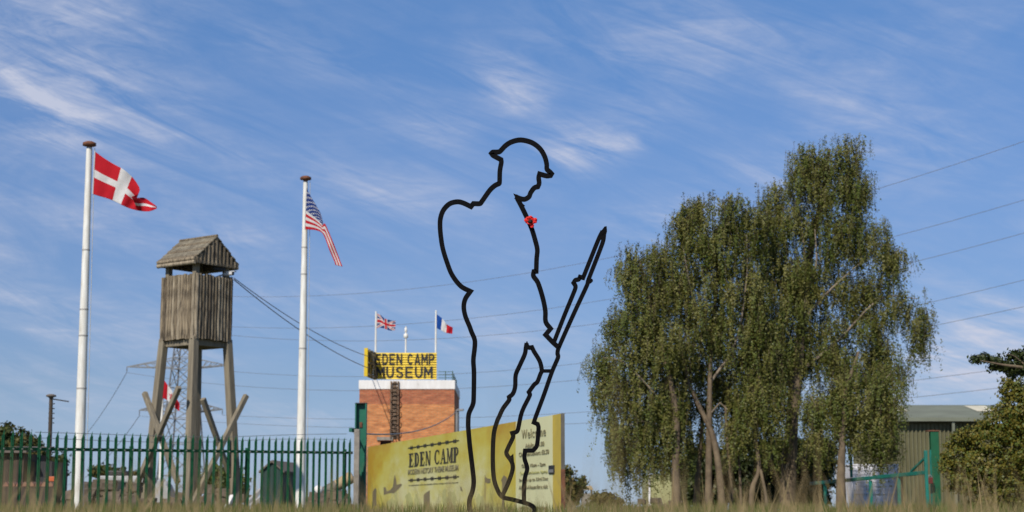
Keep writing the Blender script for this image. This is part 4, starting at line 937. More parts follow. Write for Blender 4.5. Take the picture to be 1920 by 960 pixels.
def weeping_crown(blobs, Yd, dens, leaf, per, slen, root, mat, seed=1, twig='twig'):
    st, ou = tufts(blobs, Yd, dens, .15, 9); n = len(st)
    L = (rng.uniform(.3, 1.0, n)+rng.exponential(.30, n))*slen; sw = rng.normal(0, .14, size=(n, 2)); t = rng.uniform(0, 1, size=(n, per))
    C = np.empty((n, per, 3)); C[:, :, 0] = st[:, 0, None]+sw[:, 0, None]*t*L[:, None]; C[:, :, 1] = st[:, 1, None]+sw[:, 1, None]*t*L[:, None]; C[:, :, 2] = st[:, 2, None]-t*L[:, None]
    C += rng.normal(0, leaf*.6, size=C.shape); Nn = np.repeat(ou, per, axis=0)+rng.normal(0, .55, size=(n*per, 3)); V, F = leaf_n(C.reshape(-1, 3), Nn, leaf)
    midx = (np.repeat(rng.uniform(size=n), per) < .45).astype(np.int32)
    o = np_mesh('crown', V, F, [MT[m] for m in mat], root, midx=midx); o['kind'] = 'stuff'
    w = .005; e = np.stack([st[:, 0]+sw[:, 0]*L, st[:, 1]+sw[:, 1]*L, st[:, 2]-L], 1); sel = rng.uniform(size=n) < .6; a = st[sel]; b = e[sel]; m = len(a)
    V = np.empty((m, 3, 3)); V[:, 0] = a-[w, 0, 0]; V[:, 1] = a+[w, 0, 0]; V[:, 2] = b
    o = np_mesh('twigs', V.reshape(-1, 3), np.arange(m*3).reshape(-1, 3), MT[twig], root); o['kind'] = 'stuff'
def bushy_crown(blobs, Yd, dens, leaf, root, mat, seed=1, thr=-.25, scale=4.0, name='crown', asp=.7):
    sig = 5.5*Yd/FPX; C, ou = tufts(blobs, Yd, dens/22, sig, 40); n = len(C); V, F = leaf_n(C, ou+rng.normal(0, .6, size=(n, 3)), leaf, asp, .1)
    midx = (rng.uniform(size=n) < .4).astype(np.int32); o = np_mesh(name, V, F, [MT[m] for m in mat], root, midx=midx); o['kind'] = 'stuff'; return o
def stem(pts, r0, r1, root, mat, name='trunk', n=9):
    c = catmull([Vector(p) for p in pts], 4, 80); k = len(c); j = [random.uniform(-1, 1) for _ in c]
    rs = [r0+(r1-r0)*(i/(k-1))**.8 for i in range(k)]; rs = [r*(1+.06*j[i]) for i, r in enumerate(rs)]
    return MB().tube(c, rs, n).build(name, MT[mat], root)

# ------------------------------------------------------------------ birches
TY = 50.0
def birch(label, Yd, trunks, limbs, blobs, dens=.0043, per=32, slen=.74, leaf=.053, seed=1, mats=('leaf_birch', 'leaf_birch2'), barks=('bark', 'bark_white')):
    b0 = P(*trunks[0][0][0], Yd); root = thing('birch_tree', (b0.x, Yd, ground_z(Yd)), label, 'tree', 'birches in the clump')
    for k, (pts, r0, r1) in enumerate(trunks):
        q = [P(u, v, Yd-.55-.2*k+.14*i) for i, (u, v) in enumerate(pts)]; q[0].z = -.1
        stem(q, r0, r1, root, barks[0], 'trunk')
    for (pts, r0, r1) in limbs: stem([P(u, v, Yd+dy*.5) for u, v, dy in pts], r0*.62, r1*.6, root, barks[1], 'limb', 7)
    weeping_crown(blobs, Yd, dens, leaf, per, slen, root, mats, seed)
    return root
birch('tallest birch at the right of the clump with pale upper trunk', TY+.8,
      [([(1474, 975), (1480, 870), (1488, 760), (1500, 650), (1508, 560), (1520, 470), (1545, 350), (1555, 280)], .26, .05)],
      [([(1500, 650, 0), (1512, 540, -.6), (1508, 470, -.8), (1500, 400, -.8)], .11, .03), ([(1508, 560, 0), (1530, 500, -.8), (1528, 430, -1.0)], .09, .03), ([(1505, 600, 0), (1560, 540, -.7), (1640, 470, -.8)], .09, .02), ([(1495, 700, 0), (1570, 640, -.4), (1650, 560, -.3), (1720, 560, -.2)], .10, .02), ([(1490, 740, 0), (1440, 660, -.4), (1430, 560, -.4)], .08, .02)],
      [(1560, 288, 62, 34), (1600, 275, 25, 25), (1500, 300, 34, 32), (1545, 340, 84, 46), (1600, 350, 34, 70), (1565, 430, 78, 52), (1500, 410, 42, 46), (1640, 450, 52, 42), (1672, 470, 28, 36), (1545, 530, 104, 52, .6), (1640, 560, 52, 58), (1480, 500, 50, 60), (1600, 640, 84, 66), (1715, 590, 24, 34), (1695, 555, 20, 16), (1722, 625, 16, 24), (1660, 680, 40, 60), (1520, 640, 66, 60, .8), (1450, 470, 40, 60, .5), (1440, 400, 30, 40, .5), (1460, 360, 26, 34, .6), (1470, 600, 52, 66), (1460, 690, 50, 60), (1580, 730, 70, 48, .4), (1735, 590, 14, 30)], seed=3)
birch('birch with forked pale trunk at the middle left of the clump', TY,
      [([(1328, 975), (1329, 880), (1330, 790), (1331, 720), (1336, 620), (1345, 520), (1340, 430)], .125, .035), ([(1356, 975), (1349, 890), (1338, 822), (1320, 780), (1298, 735), (1286, 700), (1276, 600), (1290, 470)], .115, .035)],
      [([(1330, 720, 0), (1380, 640, -.5), (1400, 520, -.6), (1400, 440, -.5)], .08, .02), ([(1334, 640, 0), (1300, 560, -.6), (1280, 460, -.4)], .07, .02), ([(1333, 775, -.5), (1350, 755, -.9), (1364, 768, -1.0)], .05, .025)],
      [(1330, 388, 66, 30), (1285, 400, 34, 30), (1385, 390, 34, 34), (1290, 440, 56, 44), (1360, 450, 66, 52), (1420, 420, 34, 50), (1330, 530, 96, 60, .4), (1250, 520, 34, 54), (1415, 540, 46, 70), (1440, 600, 40, 60, .4), (1240, 480, 30, 40), (1280, 610, 84, 62), (1370, 630, 80, 62, .5), (1420, 660, 46, 66), (1290, 690, 70, 46, .9), (1390, 720, 54, 44, .7), (1345, 725, 46, 40, 1.2)], seed=5)
birch('leaning birch with drooping skirts at the left edge of the clump', TY-.6,
      [([(1270, 975), (1267, 880), (1268, 780), (1252, 690), (1225, 590), (1200, 490)], .15, .035)],
      [([(1268, 790, 0), (1220, 730, -.5), (1170, 680, -.8), (1130, 670, -.8)], .08, .015), ([(1252, 690, 0), (1190, 620, -.4), (1165, 560, -.5)], .06, .015), ([(1266, 820, 0), (1215, 790, -.4), (1170, 800, -.5)], .06, .015)],
      [(1196, 478, 28, 22), (1180, 510, 34, 34), (1225, 540, 46, 50), (1190, 590, 50, 46), (1158, 610, 24, 36), (1235, 640, 56, 56), (1170, 670, 58, 46), (1118, 672, 22, 30), (1150, 730, 42, 46), (1220, 730, 66, 54), (1180, 790, 50, 46), (1245, 790, 52, 46), (1160, 830, 24, 40), (1200, 850, 44, 34), (1178, 895, 11, 26), (1260, 840, 40, 30)], seed=8)
birch('slim birch with dark trunk at the right end of the clump', TY-1.6,
      [([(1578, 975), (1577, 900), (1580, 820), (1585, 740), (1610, 660)], .17, .04)],
      [([(1582, 800, 0), (1630, 740, -.3), (1670, 700, -.3)], .06, .015), ([(1580, 830, 0), (1540, 780, -.3), (1520, 740, -.3)], .05, .015)],
      [(1610, 730, 62, 48), (1660, 730, 32, 56), (1545, 765, 48, 40), (1625, 795, 58, 36), (1535, 815, 30, 26), (1660, 810, 30, 34), (1640, 830, 34, 20)], seed=9)
birch('crooked thin-stemmed birch in the shaded middle of the clump', TY-.3,
      [([(1410, 975), (1410, 920), (1423, 880), (1418, 830), (1412, 780), (1425, 700)], .09, .035), ([(1440, 975), (1436, 930), (1426, 880)], .07, .04)],
      [([(1414, 800, 0), (1435, 770, -.3), (1460, 740, -.3)], .04, .012)],
      [(1440, 740, 50, 42), (1400, 775, 36, 34), (1455, 785, 34, 36), (1440, 825, 26, 24), (1380, 810, 22, 26)], seed=11)
birch('thin birch with low crown between forked trunk and leaning birch', TY+.9,
      [([(1304, 975), (1308, 900), (1314, 840), (1318, 760)], .11, .05), ([(1372, 975), (1370, 900), (1364, 830), (1360, 760)], .075, .035), ([(1390, 975), (1388, 900), (1384, 850)], .05, .035)],
      [], [(1300, 770, 44, 38), (1385, 775, 36, 38), (1290, 815, 34, 26), (1380, 815, 26, 22), (1250, 750, 46, 44)], seed=13, barks=('bark', 'bark'))

# ------------------------------------------------------------------ right-hand hawthorn, overhanging branch, small trees
def shrub(name, label, Yd, blobs, stems, dens, leaf, mats, seed, cat='shrub', group=None, thr=-.25, scale=4.0, bark='bark'):
    b0 = P(stems[0][0][0], stems[0][0][1], Yd); root = thing(name, (b0.x, Yd, 0), label, cat, group)
    for pts in stems: q = [P(u, v, Yd+.05*i) for i, (u, v) in enumerate(pts)]; q[0].z = min(q[0].z, .0); stem(q, .012*Yd/8, .004*Yd/8, root, bark, 'trunk' if cat == 'tree' else 'stem', 6)
    bushy_crown(blobs, Yd, dens, leaf, root, mats, seed, thr, scale, 'crown' if cat == 'tree' else 'foliage'); return root
shrub('hawthorn_bush', 'yellow-green hawthorn bush filling the lower right corner', 26, [(1880, 790, 44, 34), (1915, 760, 44, 40), (1900, 730, 26, 28), (1850, 830, 50, 34), (1915, 850, 50, 60), (1808, 820, 30, 14), (1800, 860, 38, 26), (1840, 880, 56, 40), (1905, 910, 50, 50), (1810, 900, 40, 30), (1780, 880, 22, 16), (1860, 935, 50, 30), (1960, 800, 70, 80), (1975, 900, 70, 70), (1785, 832, 14, 10)],
      [[(1885, 975), (1880, 900), (1870, 830)], [(1860, 975), (1840, 900), (1810, 850)], [(1905, 975), (1915, 880), (1900, 760)], [(1900, 975), (1935, 880), (1950, 800)]], .34, .040, ('leaf_hawthorn', 'leaf_birch2'), 21, thr=-.2, scale=7.0)
def branch():
    Yd = 20; b = P(1990, 720, Yd); root = thing('tree', (P(2080, 960, Yd).x, Yd, 0), 'dark leafy branch reaching in from the right edge', 'tree')
    stem([P(2080, 1000, Yd), P(2075, 850, Yd), P(2060, 740, Yd)], .14, .08, root, 'bark', 'trunk'); stem([P(2064, 760, Yd), P(1990, 715, Yd), P(1930, 692, Yd-.1), P(1880, 684, Yd-.2), P(1838, 676, Yd-.2)], .05, .006, root, 'bark', 'limb', 6)
    stem([P(1930, 692, Yd-.1), P(1905, 670, Yd-.1), P(1890, 664, Yd-.2)], .015, .005, root, 'bark', 'limb', 5)
    bushy_crown([(1850, 674, 28, 7), (1836, 672, 12, 5), (1880, 682, 28, 11), (1905, 690, 22, 14), (1905, 664, 20, 7), (1930, 672, 34, 18), (1960, 690, 40, 36), (1895, 700, 12, 8), (2020, 700, 60, 60), (2080, 660, 90, 90)], Yd, .30, .042, root, ('leaf_dark', 'leaf_dark'), 23, -.3, 9.0)
branch()
shrub('small_tree', 'small dark-leaved tree just right of the welcome board end', 58, [(1066, 905, 16, 18), (1060, 890, 10, 12), (1082, 915, 12, 16), (1070, 930, 24, 18), (1090, 905, 8, 8), (1058, 920, 14, 24)], [[(1068, 970), (1067, 930), (1066, 900)]], .35, .13, ('leaf_dark', 'leaf_brown'), 25, 'tree', thr=-.2, scale=3.0)
shrub('shrub', 'rounded brownish shrub left of the birches on the skyline', 62, [(1135, 944, 28, 18), (1120, 940, 16, 14), (1152, 948, 16, 12)], [[(1135, 970), (1135, 945)]], .5, .12, ('leaf_brown', 'leaf_brown'), 26, thr=-.5, scale=3.0)
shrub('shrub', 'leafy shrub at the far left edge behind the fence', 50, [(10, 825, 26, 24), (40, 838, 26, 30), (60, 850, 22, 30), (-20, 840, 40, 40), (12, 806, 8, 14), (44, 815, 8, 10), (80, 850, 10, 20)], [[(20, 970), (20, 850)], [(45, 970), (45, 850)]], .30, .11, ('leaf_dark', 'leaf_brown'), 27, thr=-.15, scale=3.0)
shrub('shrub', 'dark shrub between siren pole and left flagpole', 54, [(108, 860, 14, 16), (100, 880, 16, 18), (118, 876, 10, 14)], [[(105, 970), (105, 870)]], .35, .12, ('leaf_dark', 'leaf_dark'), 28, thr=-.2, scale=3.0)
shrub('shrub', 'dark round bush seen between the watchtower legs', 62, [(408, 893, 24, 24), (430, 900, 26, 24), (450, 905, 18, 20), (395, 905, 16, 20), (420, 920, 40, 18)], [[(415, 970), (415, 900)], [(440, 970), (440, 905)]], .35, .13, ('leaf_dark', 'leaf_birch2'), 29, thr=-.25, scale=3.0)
shrub('shrub', 'low far hedge clump right of the left flagpole', 90, [(190, 884, 22, 9), (225, 888, 18, 7), (250, 890, 14, 6)], [[(200, 970), (200, 890)]], .5, .22, ('leaf_dark', 'leaf_brown'), 30, thr=-.5, scale=2.0)

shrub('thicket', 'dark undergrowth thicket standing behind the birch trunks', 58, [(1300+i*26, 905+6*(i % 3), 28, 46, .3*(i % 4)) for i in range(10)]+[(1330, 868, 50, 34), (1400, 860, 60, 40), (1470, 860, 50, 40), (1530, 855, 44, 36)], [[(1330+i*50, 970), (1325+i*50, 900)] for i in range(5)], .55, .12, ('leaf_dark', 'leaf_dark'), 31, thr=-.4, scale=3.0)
# ------------------------------------------------------------------ shed and other buildings on the right
def shed():
    Yd = 66.0; x0 = P(1688, 850, Yd).x; x1 = P(1990, 850, Yd).x; zw = P(1780, 795, Yd).z; ze = P(1780, 783, Yd-.5).z; dep = 9.0; zrg = P(1780, 761, Yd+4.5).z
    root = thing('shed', ((x0+x1)/2, Yd, 0), 'dark green corrugated shed with pale roof panels behind the birches', 'shed')
    def corr(a, b, z0, z1, n, amp, nv):
        m2 = MB(); vs_ = []; k = n*4
        for i in range(k+1):
            t = i/k; p = a.lerp(b, t)+nv*amp*max(-.5, min(.5, math.sin(2*math.pi*i/4+.4)*1.0)); vs_ += [(p.x, p.y, z0), (p.x, p.y, z1)]
        m2.add(vs_, [(2*i, 2*i+2, 2*i+3, 2*i+1) for i in range(k)]); return m2
    A = Vector((x0, Yd, 0)); B = Vector((x1, Yd, 0)); Cc = Vector((x1, Yd+dep, 0)); Dd = Vector((x0, Yd+dep, 0))
    corr(A, B, -.1, zw, 40, .07, Vector((0, -1, 0))).build('wall', MT['shed_wall'], root)
    corr(Dd, A, -.1, zw, 40, .07, Vector((-1, 0, 0))).build('wall', MT['shed_wall'], root)
    MB().add([(x0, Yd+dep, -.1), (x1, Yd+dep, -.1), (x1, Yd+dep, zw-.2), (x0, Yd+dep, zw-.2)], [(3, 2, 1, 0)]).build('wall', MT['shed_wall'], root)
    MB().add([(x1, Yd, -.1), (x1, Yd+dep, -.1), (x1, Yd+dep, zw-.2), (x1, Yd, zw-.2)], [(0, 1, 2, 3)]).build('wall', MT['shed_wall'], root)
    xr0 = P(1676, 780, Yd).x; xr1 = P(1893, 780, Yd).x
    def roofp(t, x, up=0.0): return Vector((x, Yd-.28+(dep*.55-.4)*t, ze+(zrg-ze)*t+up))
    m2 = MB(); k = 56
    vs_ = []
    for i in range(k*2+1):
        x = xr0+(xr1-xr0+1.5)*i/(k*2); u_ = .035*(i % 2); vs_ += [roofp(0, x, u_), roofp(1, x, u_), roofp(0, x, u_-.05), roofp(1, x, u_-.05)]
    fs = []
    for i in range(k*2): b = i*4; fs += [(b, b+4, b+5, b+1), (b+2, b+3, b+7, b+6), (b, b+2, b+6, b+4), (b+1, b+5, b+7, b+3)]
    fs += [(0, 1, 3, 2), (k*8, k*8+2, k*8+3, k*8+1)]
    ro = m2.add(vs_, fs).build('roof', MT['shed_roof'], root)
    m2 = MB(); m2.add([roofp(1, xr0, 0), roofp(1, xr1+1.5, 0), Vector((xr1+1.5, Yd+dep+.4, ze)), Vector((xr0, Yd+dep+.4, ze))], [(0, 1, 2, 3)]); m2.build('roof', MT['shed_roof'], root)
    for (u0, u1) in ((1676, 1734), (1856, 1898)):
        xa, xb = P(u0, 775, Yd).x, P(u1, 775, Yd).x; m2 = MB(); m2.prism([roofp(.45, xa, .05), roofp(.45, xb-.25, .05), roofp(.88, xb, .05), roofp(.88, xa, .05)], (0, 0, -.012)); m2.build('roof_light', MT['rooflight'], ro)
    MB().bar(roofp(0, xr0, -.07)+Vector((0, -.04, 0)), roofp(0, xr1+1.5, -.07)+Vector((0, -.04, 0)), .10, .12).build('gutter', MT['shed_roof'], ro)
    dxp = P(1788, 800, Yd-.3).x; MB().bar((dxp, Yd-.25, .0), (dxp, Yd-.25, ze-.15), .10, .10).build('downpipe', MT['shed_roof'], root)
    MB().box(((x0+x1)/2, Yd+.5, zw-.25), (x1-x0-.3, .1, .3)).build('eave_beam', MT['dark'], root)
shed()
def green_pillar():
    Yd = 46.0; a = P(1755, 930, Yd); zt = P(1755, 809, Yd).z; w = 15/FPX*Yd; root = thing('gate_pillar', (a.x, Yd, 0), 'bright green square steel pillar in front of the shed', 'post')
    MB().box((a.x, Yd, zt/2-.1), (w, w, zt+.2)).build('shaft', MT['pillar_green'], root, bevel=.01); MB().box((a.x-.03, Yd, zt+.015), (w+.10, w+.04, .03)).build('cap', MT['rust'], root)
    MB().box((a.x-w/2-.02, Yd-.05, zt*.42), (.04, .06, zt*.75)).build('stop_bar', MT['teal'], root)
    p = P(1744, 901, Yd-.3); lk = thing('padlock', p, 'dark red padlock box between barrier and green pillar', 'padlock'); MB().box(p, (.13, .1, .17)).build('body', MT['padlock'], lk, bevel=.015)
    MB().tube([p+Vector((.05*math.cos(t), 0, .08+.06*math.sin(t))) for t in np.linspace(0, math.pi, 8)], .014, 6).build('shackle', MT['galv'], lk)
green_pillar()
def barrier():
    Ya, Yb = 52.0, 44.0; A = P(1520, 907, Ya); B = P(1737, 886, Yb); root = thing('barrier_gate', ((A.x+B.x)/2, 48, 0), 'teal painted tubular barrier gate in front of the white panel', 'gate')
    dU = lambda u: A.lerp(B, (u-1520)/217)
    MB().bar(A, B, .08, .10).build('top_rail', MT['teal'], root, bevel=.012)
    la = A.copy(); lb = B.copy(); la.z = P(1520, 955, Ya).z; lb.z = P(1737, 957, Yb).z; MB().bar(la, lb, .07, .09).build('bottom_rail', MT['teal'], root, bevel=.01)
    for u in (1551, 1641, 1691): p = dU(u); MB().bar(Vector((p.x, p.y, -.05)), p-Vector((0, 0, .067)), .09, .09).build('upright', MT['teal'], root, bevel=.01)
    p = dU(1605); q = p.copy(); q.z = P(1605, 857, p.y).z; MB().bar(p+Vector((0, 0, .067)), q, .07, .07).build('upright', MT['teal'], root)
    p = dU(1735); q = p.copy(); q.z = P(1735, 845, p.y).z; MB().bar(Vector((p.x, p.y-.12, -.05)), q+Vector((0, -.12, 0)), .085, .085).build('end_post', MT['teal'], root, bevel=.01)
    a = dU(1711)+Vector((0, -.06, .06)); b = P(1733, 860, p.y-.06); MB().bar(a, b, .05, .05).build('stay', MT['teal'], root)
barrier()
def hut(name, label, u0, u1, v0, vb, Yd, dep, mat, rmat, roof=0.12, cat='hut', ov=.1):
    a = P(u0, v0, Yd); b = P(u1, v0, Yd); z = a.z; root = thing(name, ((a.x+b.x)/2, Yd, 0), label, cat)
    MB().box(((a.x+b.x)/2, Yd+dep/2, z/2-.1), (b.x-a.x, dep, z+.2)).build('wall', MT[mat], root, bevel=.01)
    if roof: MB().box(((a.x+b.x)/2, Yd+dep/2, z+roof/2+.003), (b.x-a.x+2*ov, dep+2*ov, roof)).build('roof', MT[rmat], root, bevel=.01)
    return root
h = hut('green_hut', 'pale green flat-walled hut under the left birch skirts', 1217, 1292, 893, 950, 74, 4, 'hut_pale', 'hut_pale', .08, ov=.02)
MB().box((P(1217.5, 900, 73.95).x, 73.98, 1.0), (.08, .08, 2.0)).build('corner_trim', MT['parapet'], h)
h = hut('white_container', 'white profiled container behind the teal barrier gate', 1596, 1684, 873, 945, 60, 3, 'white_sheet', 'white_sheet', .05, 'container', .02)
for i in range(7): z = P(1640, 880+i*7.3, 60).z; MB().box(((P(1596, 900, 60).x+P(1684, 900, 60).x)/2, 59.985, z), (P(1684, 900, 60).x-P(1596, 900, 60).x-.1, .04, .09)).build('rib', MT['white_sheet'], h)
MB().box((P(1688, 900, 60).x-.05, 59.9, .8), (.16, .2, 1.6)).build('corner_post', MT['tile'], h)
def lookout():
    Yd = 80.0; a = P(1091, 915, Yd); b = P(1111, 915, Yd); root = thing('lookout_hut', ((a.x+b.x)/2, Yd, 0), 'tiny grey lookout hut with tan roof far beyond the board', 'hut'); z0 = P(1100, 950, Yd).z; z1 = P(1100, 925, Yd).z; z2 = P(1100, 918.5, Yd).z; z3 = P(1100, 911, Yd).z; w = b.x-a.x; xc = (a.x+b.x)/2
    MB().box((xc, Yd+w/2, (z0+z1)/2), (w, w, z1-z0)).build('cabin', MT['concrete'], root)
    for sx in (-1, 1):
        for sy in (0, 1): MB().box((xc+sx*(w/2-.04), Yd+.04+sy*(w-.08), (z1+z2)/2), (.07, .07, z2-z1+.01)).build('corner_post', MT['wood2'], root)
    MB().prism([(xc-w*.58, Yd-.05, z2), (xc+w*.58, Yd-.05, z2), (xc+w*.4, Yd-.05, z3), (xc-w*.4, Yd-.05, z3)], (0, w+.1, 0)).build('roof', MT['tan'], root)
    for sx in (-1, 1):
        for sy in (0, 1): MB().box((xc+sx*(w/2-.05), Yd+.05+sy*(w-.1), z0/2-.05), (.08, .08, z0+.1)).build('leg', MT['wood2'], root)
lookout()

# ------------------------------------------------------------------ things behind the fence on the left
def siren_pole():
    Yd = 50.0; a = P(90, 950, Yd); t = P(96, 741, Yd); root = thing('siren_pole', (a.x, Yd, 0), 'dark pole with round siren head left of the left flagpole', 'pole')
    MB().tube([(a.x, Yd, 0), t], [.07, .055], 8).build('shaft', MT['brown_hut'], root)
    MB().tube([t+Vector((0, 0, z)) for z in (-.10, -.06, -.04, 0, .03)], [.05, .08, .15, .15, .07], 12).build('siren_head', MT['felt'], root)
    MB().bar(P(98, 748, Yd), P(129, 753, Yd), .035, .035).build('side_arm', MT['dark'], root)
    for i in range(5): p = t+Vector((.03, 0, -.25-.14*i)); MB().box(p, (.16, .06, .03)).build('step_iron', MT['dark'], root)
siren_pole()
def board_hut():
    Yd = 44.0; a = P(-20, 846, Yd); b = P(46, 846, Yd); zt = P(20, 848, Yd).z; root = thing('boarded_hut', ((a.x+b.x)/2, Yd, 0), 'brown boarded hut behind the fence at the far left', 'hut'); dep = 2.2
    n = 12; w = (b.x-a.x)/n; m0 = None
    for i in range(n):
        if m0 is None: o = MB().box((a.x+w*.5, Yd, zt/2), (w*.93, .04, zt)).build('plank', MT['brown_hut'], root); m0 = o.data
        else: link('plank', m0, root, (w*i, random.uniform(-.008, .008), 0))
    MB().box(((a.x+b.x)/2, Yd+dep/2+.03, zt/2-.01), (b.x-a.x-.02, dep, zt-.02)).build('wall', MT['brown_hut'], root)
    c = P(72, 858, Yd+1.5); MB().box((b.x+.3, Yd+1.2, zt/2-.12), (.62, 1.6, zt-.2)).build('side_store', MT['dark'], root)
    MB().prism([(a.x-.15, Yd-.2, zt-.02), (b.x+.1, Yd-.2, zt-.02), (b.x+.1, Yd+dep+.3, zt+.18), (a.x-.15, Yd+dep+.3, zt+.18)], (0, 0, .06)).build('roof', MT['felt'], root)
    # tiled lean-to with clay ridge tiles
    r2 = thing('tile_stack', (P(40, 950, 40).x, 40, 0), 'row of clay ridge tiles stacked before the boarded hut', 'tiles')
    for i in range(8):
        p = P(10+i*12, 912, 40); m2 = MB(); m2.prism([p+Vector((-.07, 0, 0)), p+Vector((.07, 0, 0)), p+Vector((.06, 0, .05)), p+Vector((0, 0, .11))], (0, .4, 0)); m2.build('tile', MT['tile'], r2)
    q0 = P(-10, 913, 40.0); q1 = P(104, 913, 40.0); MB().box(((q0.x+q1.x)/2, 40.2, q0.z/2-.03), (q1.x-q0.x, .5, q0.z+.05)).build('bench', MT['brown_hut'], r2)
    o = P(98, 898, 39.5); b_ = MB().box(o, (.14, .12, .11)).build('crate', MT['orange'], None, o, bevel=.01); tag(b_, 'small orange crate beside the clay tiles', 'crate')
board_hut()
def rubble(name, label, u0, u1, vtop, Yd, n, smin, smax, seed, mat='rubble'):
    r_ = random.Random(seed); a = P(u0, 950, Yd); b = P(u1, 950, Yd); zt = P(u0, vtop, Yd).z; root = thing(name, ((a.x+b.x)/2, Yd, 0), label, 'rubble')
    for i in range(n):
        t = r_.random(); h_ = r_.random(); x = a.x+(b.x-a.x)*t; z = (zt-.05)*h_*(1-abs(2*t-1)**3*.5)+.05; s = r_.uniform(smin, smax)
        vs_ = []; m2 = MB(); c = Vector((x, Yd+(1-h_)*-.6+r_.uniform(-.2, .2), z))
        for sx in (-1, 1):
            for sy in (-1, 1):
                for sz in (-1, 1): vs_.append(c+Vector((sx*s*r_.uniform(.6, 1.2), sy*s*r_.uniform(.6, 1.1), sz*s*r_.uniform(.4, .8))))
        m2.add(vs_, [(0, 1, 3, 2), (4, 6, 7, 5), (0, 4, 5, 1), (2, 3, 7, 6), (0, 2, 6, 4), (1, 5, 7, 3)]); m2.build('stone', MT[mat], root, bevel=.02)
rubble('rubble_heap', 'grey-brown rubble heap between left flagpole and watchtower', 118, 290, 905, 44, 60, .10, .22, 1)
rubble('rubble_heap', 'rubble bank at the feet of the watchtower', 300, 480, 918, 56, 60, .12, .26, 2)
rubble('rubble_heap', 'low stone bank in front of the pale green hut', 1165, 1300, 938, 60, 50, .10, .2, 3)
rubble('rubble_heap', 'broken stones under the barrel behind the fence end', 575, 662, 925, 42, 30, .08, .18, 4)
def wreck():
    Yd = 50.0; root = thing('vehicle_wreck', (P(215, 950, Yd).x, Yd, 0), 'low dark vehicle wreck with grey top left of the watchtower', 'wreck')
    def bx(name, u0, v0, u1, v1, y, d, mat): a = P(u0, v0, y); b = P(u1, v1, y); return MB().box(((a.x+b.x)/2, y+d/2, (a.z+b.z)/2), (abs(b.x-a.x), d, abs(a.z-b.z))).build(name, MT[mat], root, bevel=.04)
    bx('hull', 190, 900, 262, 930, Yd, 1.8, 'dark'); bx('deck', 186, 892, 268, 905, Yd+.1, 1.9, 'tarp'); bx('cab', 200, 882, 232, 893, Yd+.3, 1.3, 'dark'); bx('bonnet', 230, 896, 275, 905, Yd-.1, 1.2, 'tarp')
    for u in (200, 225, 250):
        c = P(u, 930, Yd-.1); w = MB().tube([c+Vector((0, y, 0)) for y in (0, .02, .2, .22)], [.2, .24, .24, .2], 14).build('wheel', MT['rubber'], root); MB().tube([c+Vector((0, -.01, 0)), c+Vector((0, .05, 0))], .11, 10).build('rim', MT['tank_grey'], w)
wreck()
def tarp():
    Yd = 58.0; root_p = P(300, 950, Yd); m2 = MB(); n = 16; vs_ = []
    for i in range(n+1):
        for j in range(7):
            u = 278+46*i/n; z = P(u, 893+7*math.sin(i*.5)**2, Yd).z*(math.sin(math.pi*(i/n*.9+.05))**.5)*(1-((j-2)/5)**2*.6); vs_.append((P(u, 900, Yd).x, Yd+j*.25, max(0, z)+.02*random.random()))
    m2.add(vs_, [(i*7+j, (i+1)*7+j, (i+1)*7+j+1, i*7+j+1) for i in range(n) for j in range(6)], 0, True)
    for i in range(n): a = vs_[i*7]; b = vs_[(i+1)*7]; m2.add([(a[0], a[1], 0), (b[0], b[1], 0), b, a], [(0, 1, 2, 3)], 0, True)
    o = m2.build('tarpaulin', MT['tarp'], None, (root_p.x, Yd, 0)); tag(o, 'pale grey tarpaulin heap behind the left watchtower leg', 'tarpaulin')
tarp()
def sentry_hut():
    Yd = 43.0; a = P(489, 950, Yd); b = P(528, 950, Yd); c = P(556, 950, Yd+.9); zt = P(508, 868, Yd).z; zs = P(490, 884, Yd).z; root = thing('green_shed', ((a.x+b.x)/2, Yd, 0), 'dark green shed with brown pitched roof beside the second flagpole', 'shed')
    L = Vector((c.x-b.x, 2.0, 0)); f = [(a.x, Yd, 0), (b.x, Yd, 0), (b.x, Yd, zs), ((a.x+b.x)/2, Yd, zt), (a.x, Yd, zs)]
    n = 7
    for i in range(n):
        x0 = a.x+(b.x-a.x)*i/n; x1 = a.x+(b.x-a.x)*(i+.93)/n; hz = lambda x: zs+(zt-zs)*(1-abs(2*(x-a.x)/(b.x-a.x)-1)); MB().prism([(x0, Yd-.02, -.05), (x1, Yd-.02, -.05), (x1, Yd-.02, hz(x1)), (x0, Yd-.02, hz(x0))], (0, .03, 0)).build('plank', MT['hut_green'], root)
    MB().prism([Vector(p)+Vector((0, .012, -.01)) for p in f], L).build('wall', MT['hut_green'], root)
    xm = (a.x+b.x)/2
    for s in (-1, 1):
        e = Vector((xm+s*((b.x-a.x)/2+.06), Yd-.08, zs-.04)); r = Vector((xm, Yd-.08, zt+.02)); Lr = L+Vector((0, .15, 0))
        MB().prism([e, r, r+Vector((0, 0, .05)), e+Vector((0, 0, .05))], Lr).build('roof', MT['felt'], root)
    s0 = Vector((b.x+.012, Yd+.3, .1)); MB().prism([s0+L*.1, s0+L*.85, s0+L*.85+Vector((0, 0, zs-.25)), s0+L*.1+Vector((0, 0, zs-.25))], (.02, 0, 0)).build('door', MT['dark'], root)
sentry_hut()
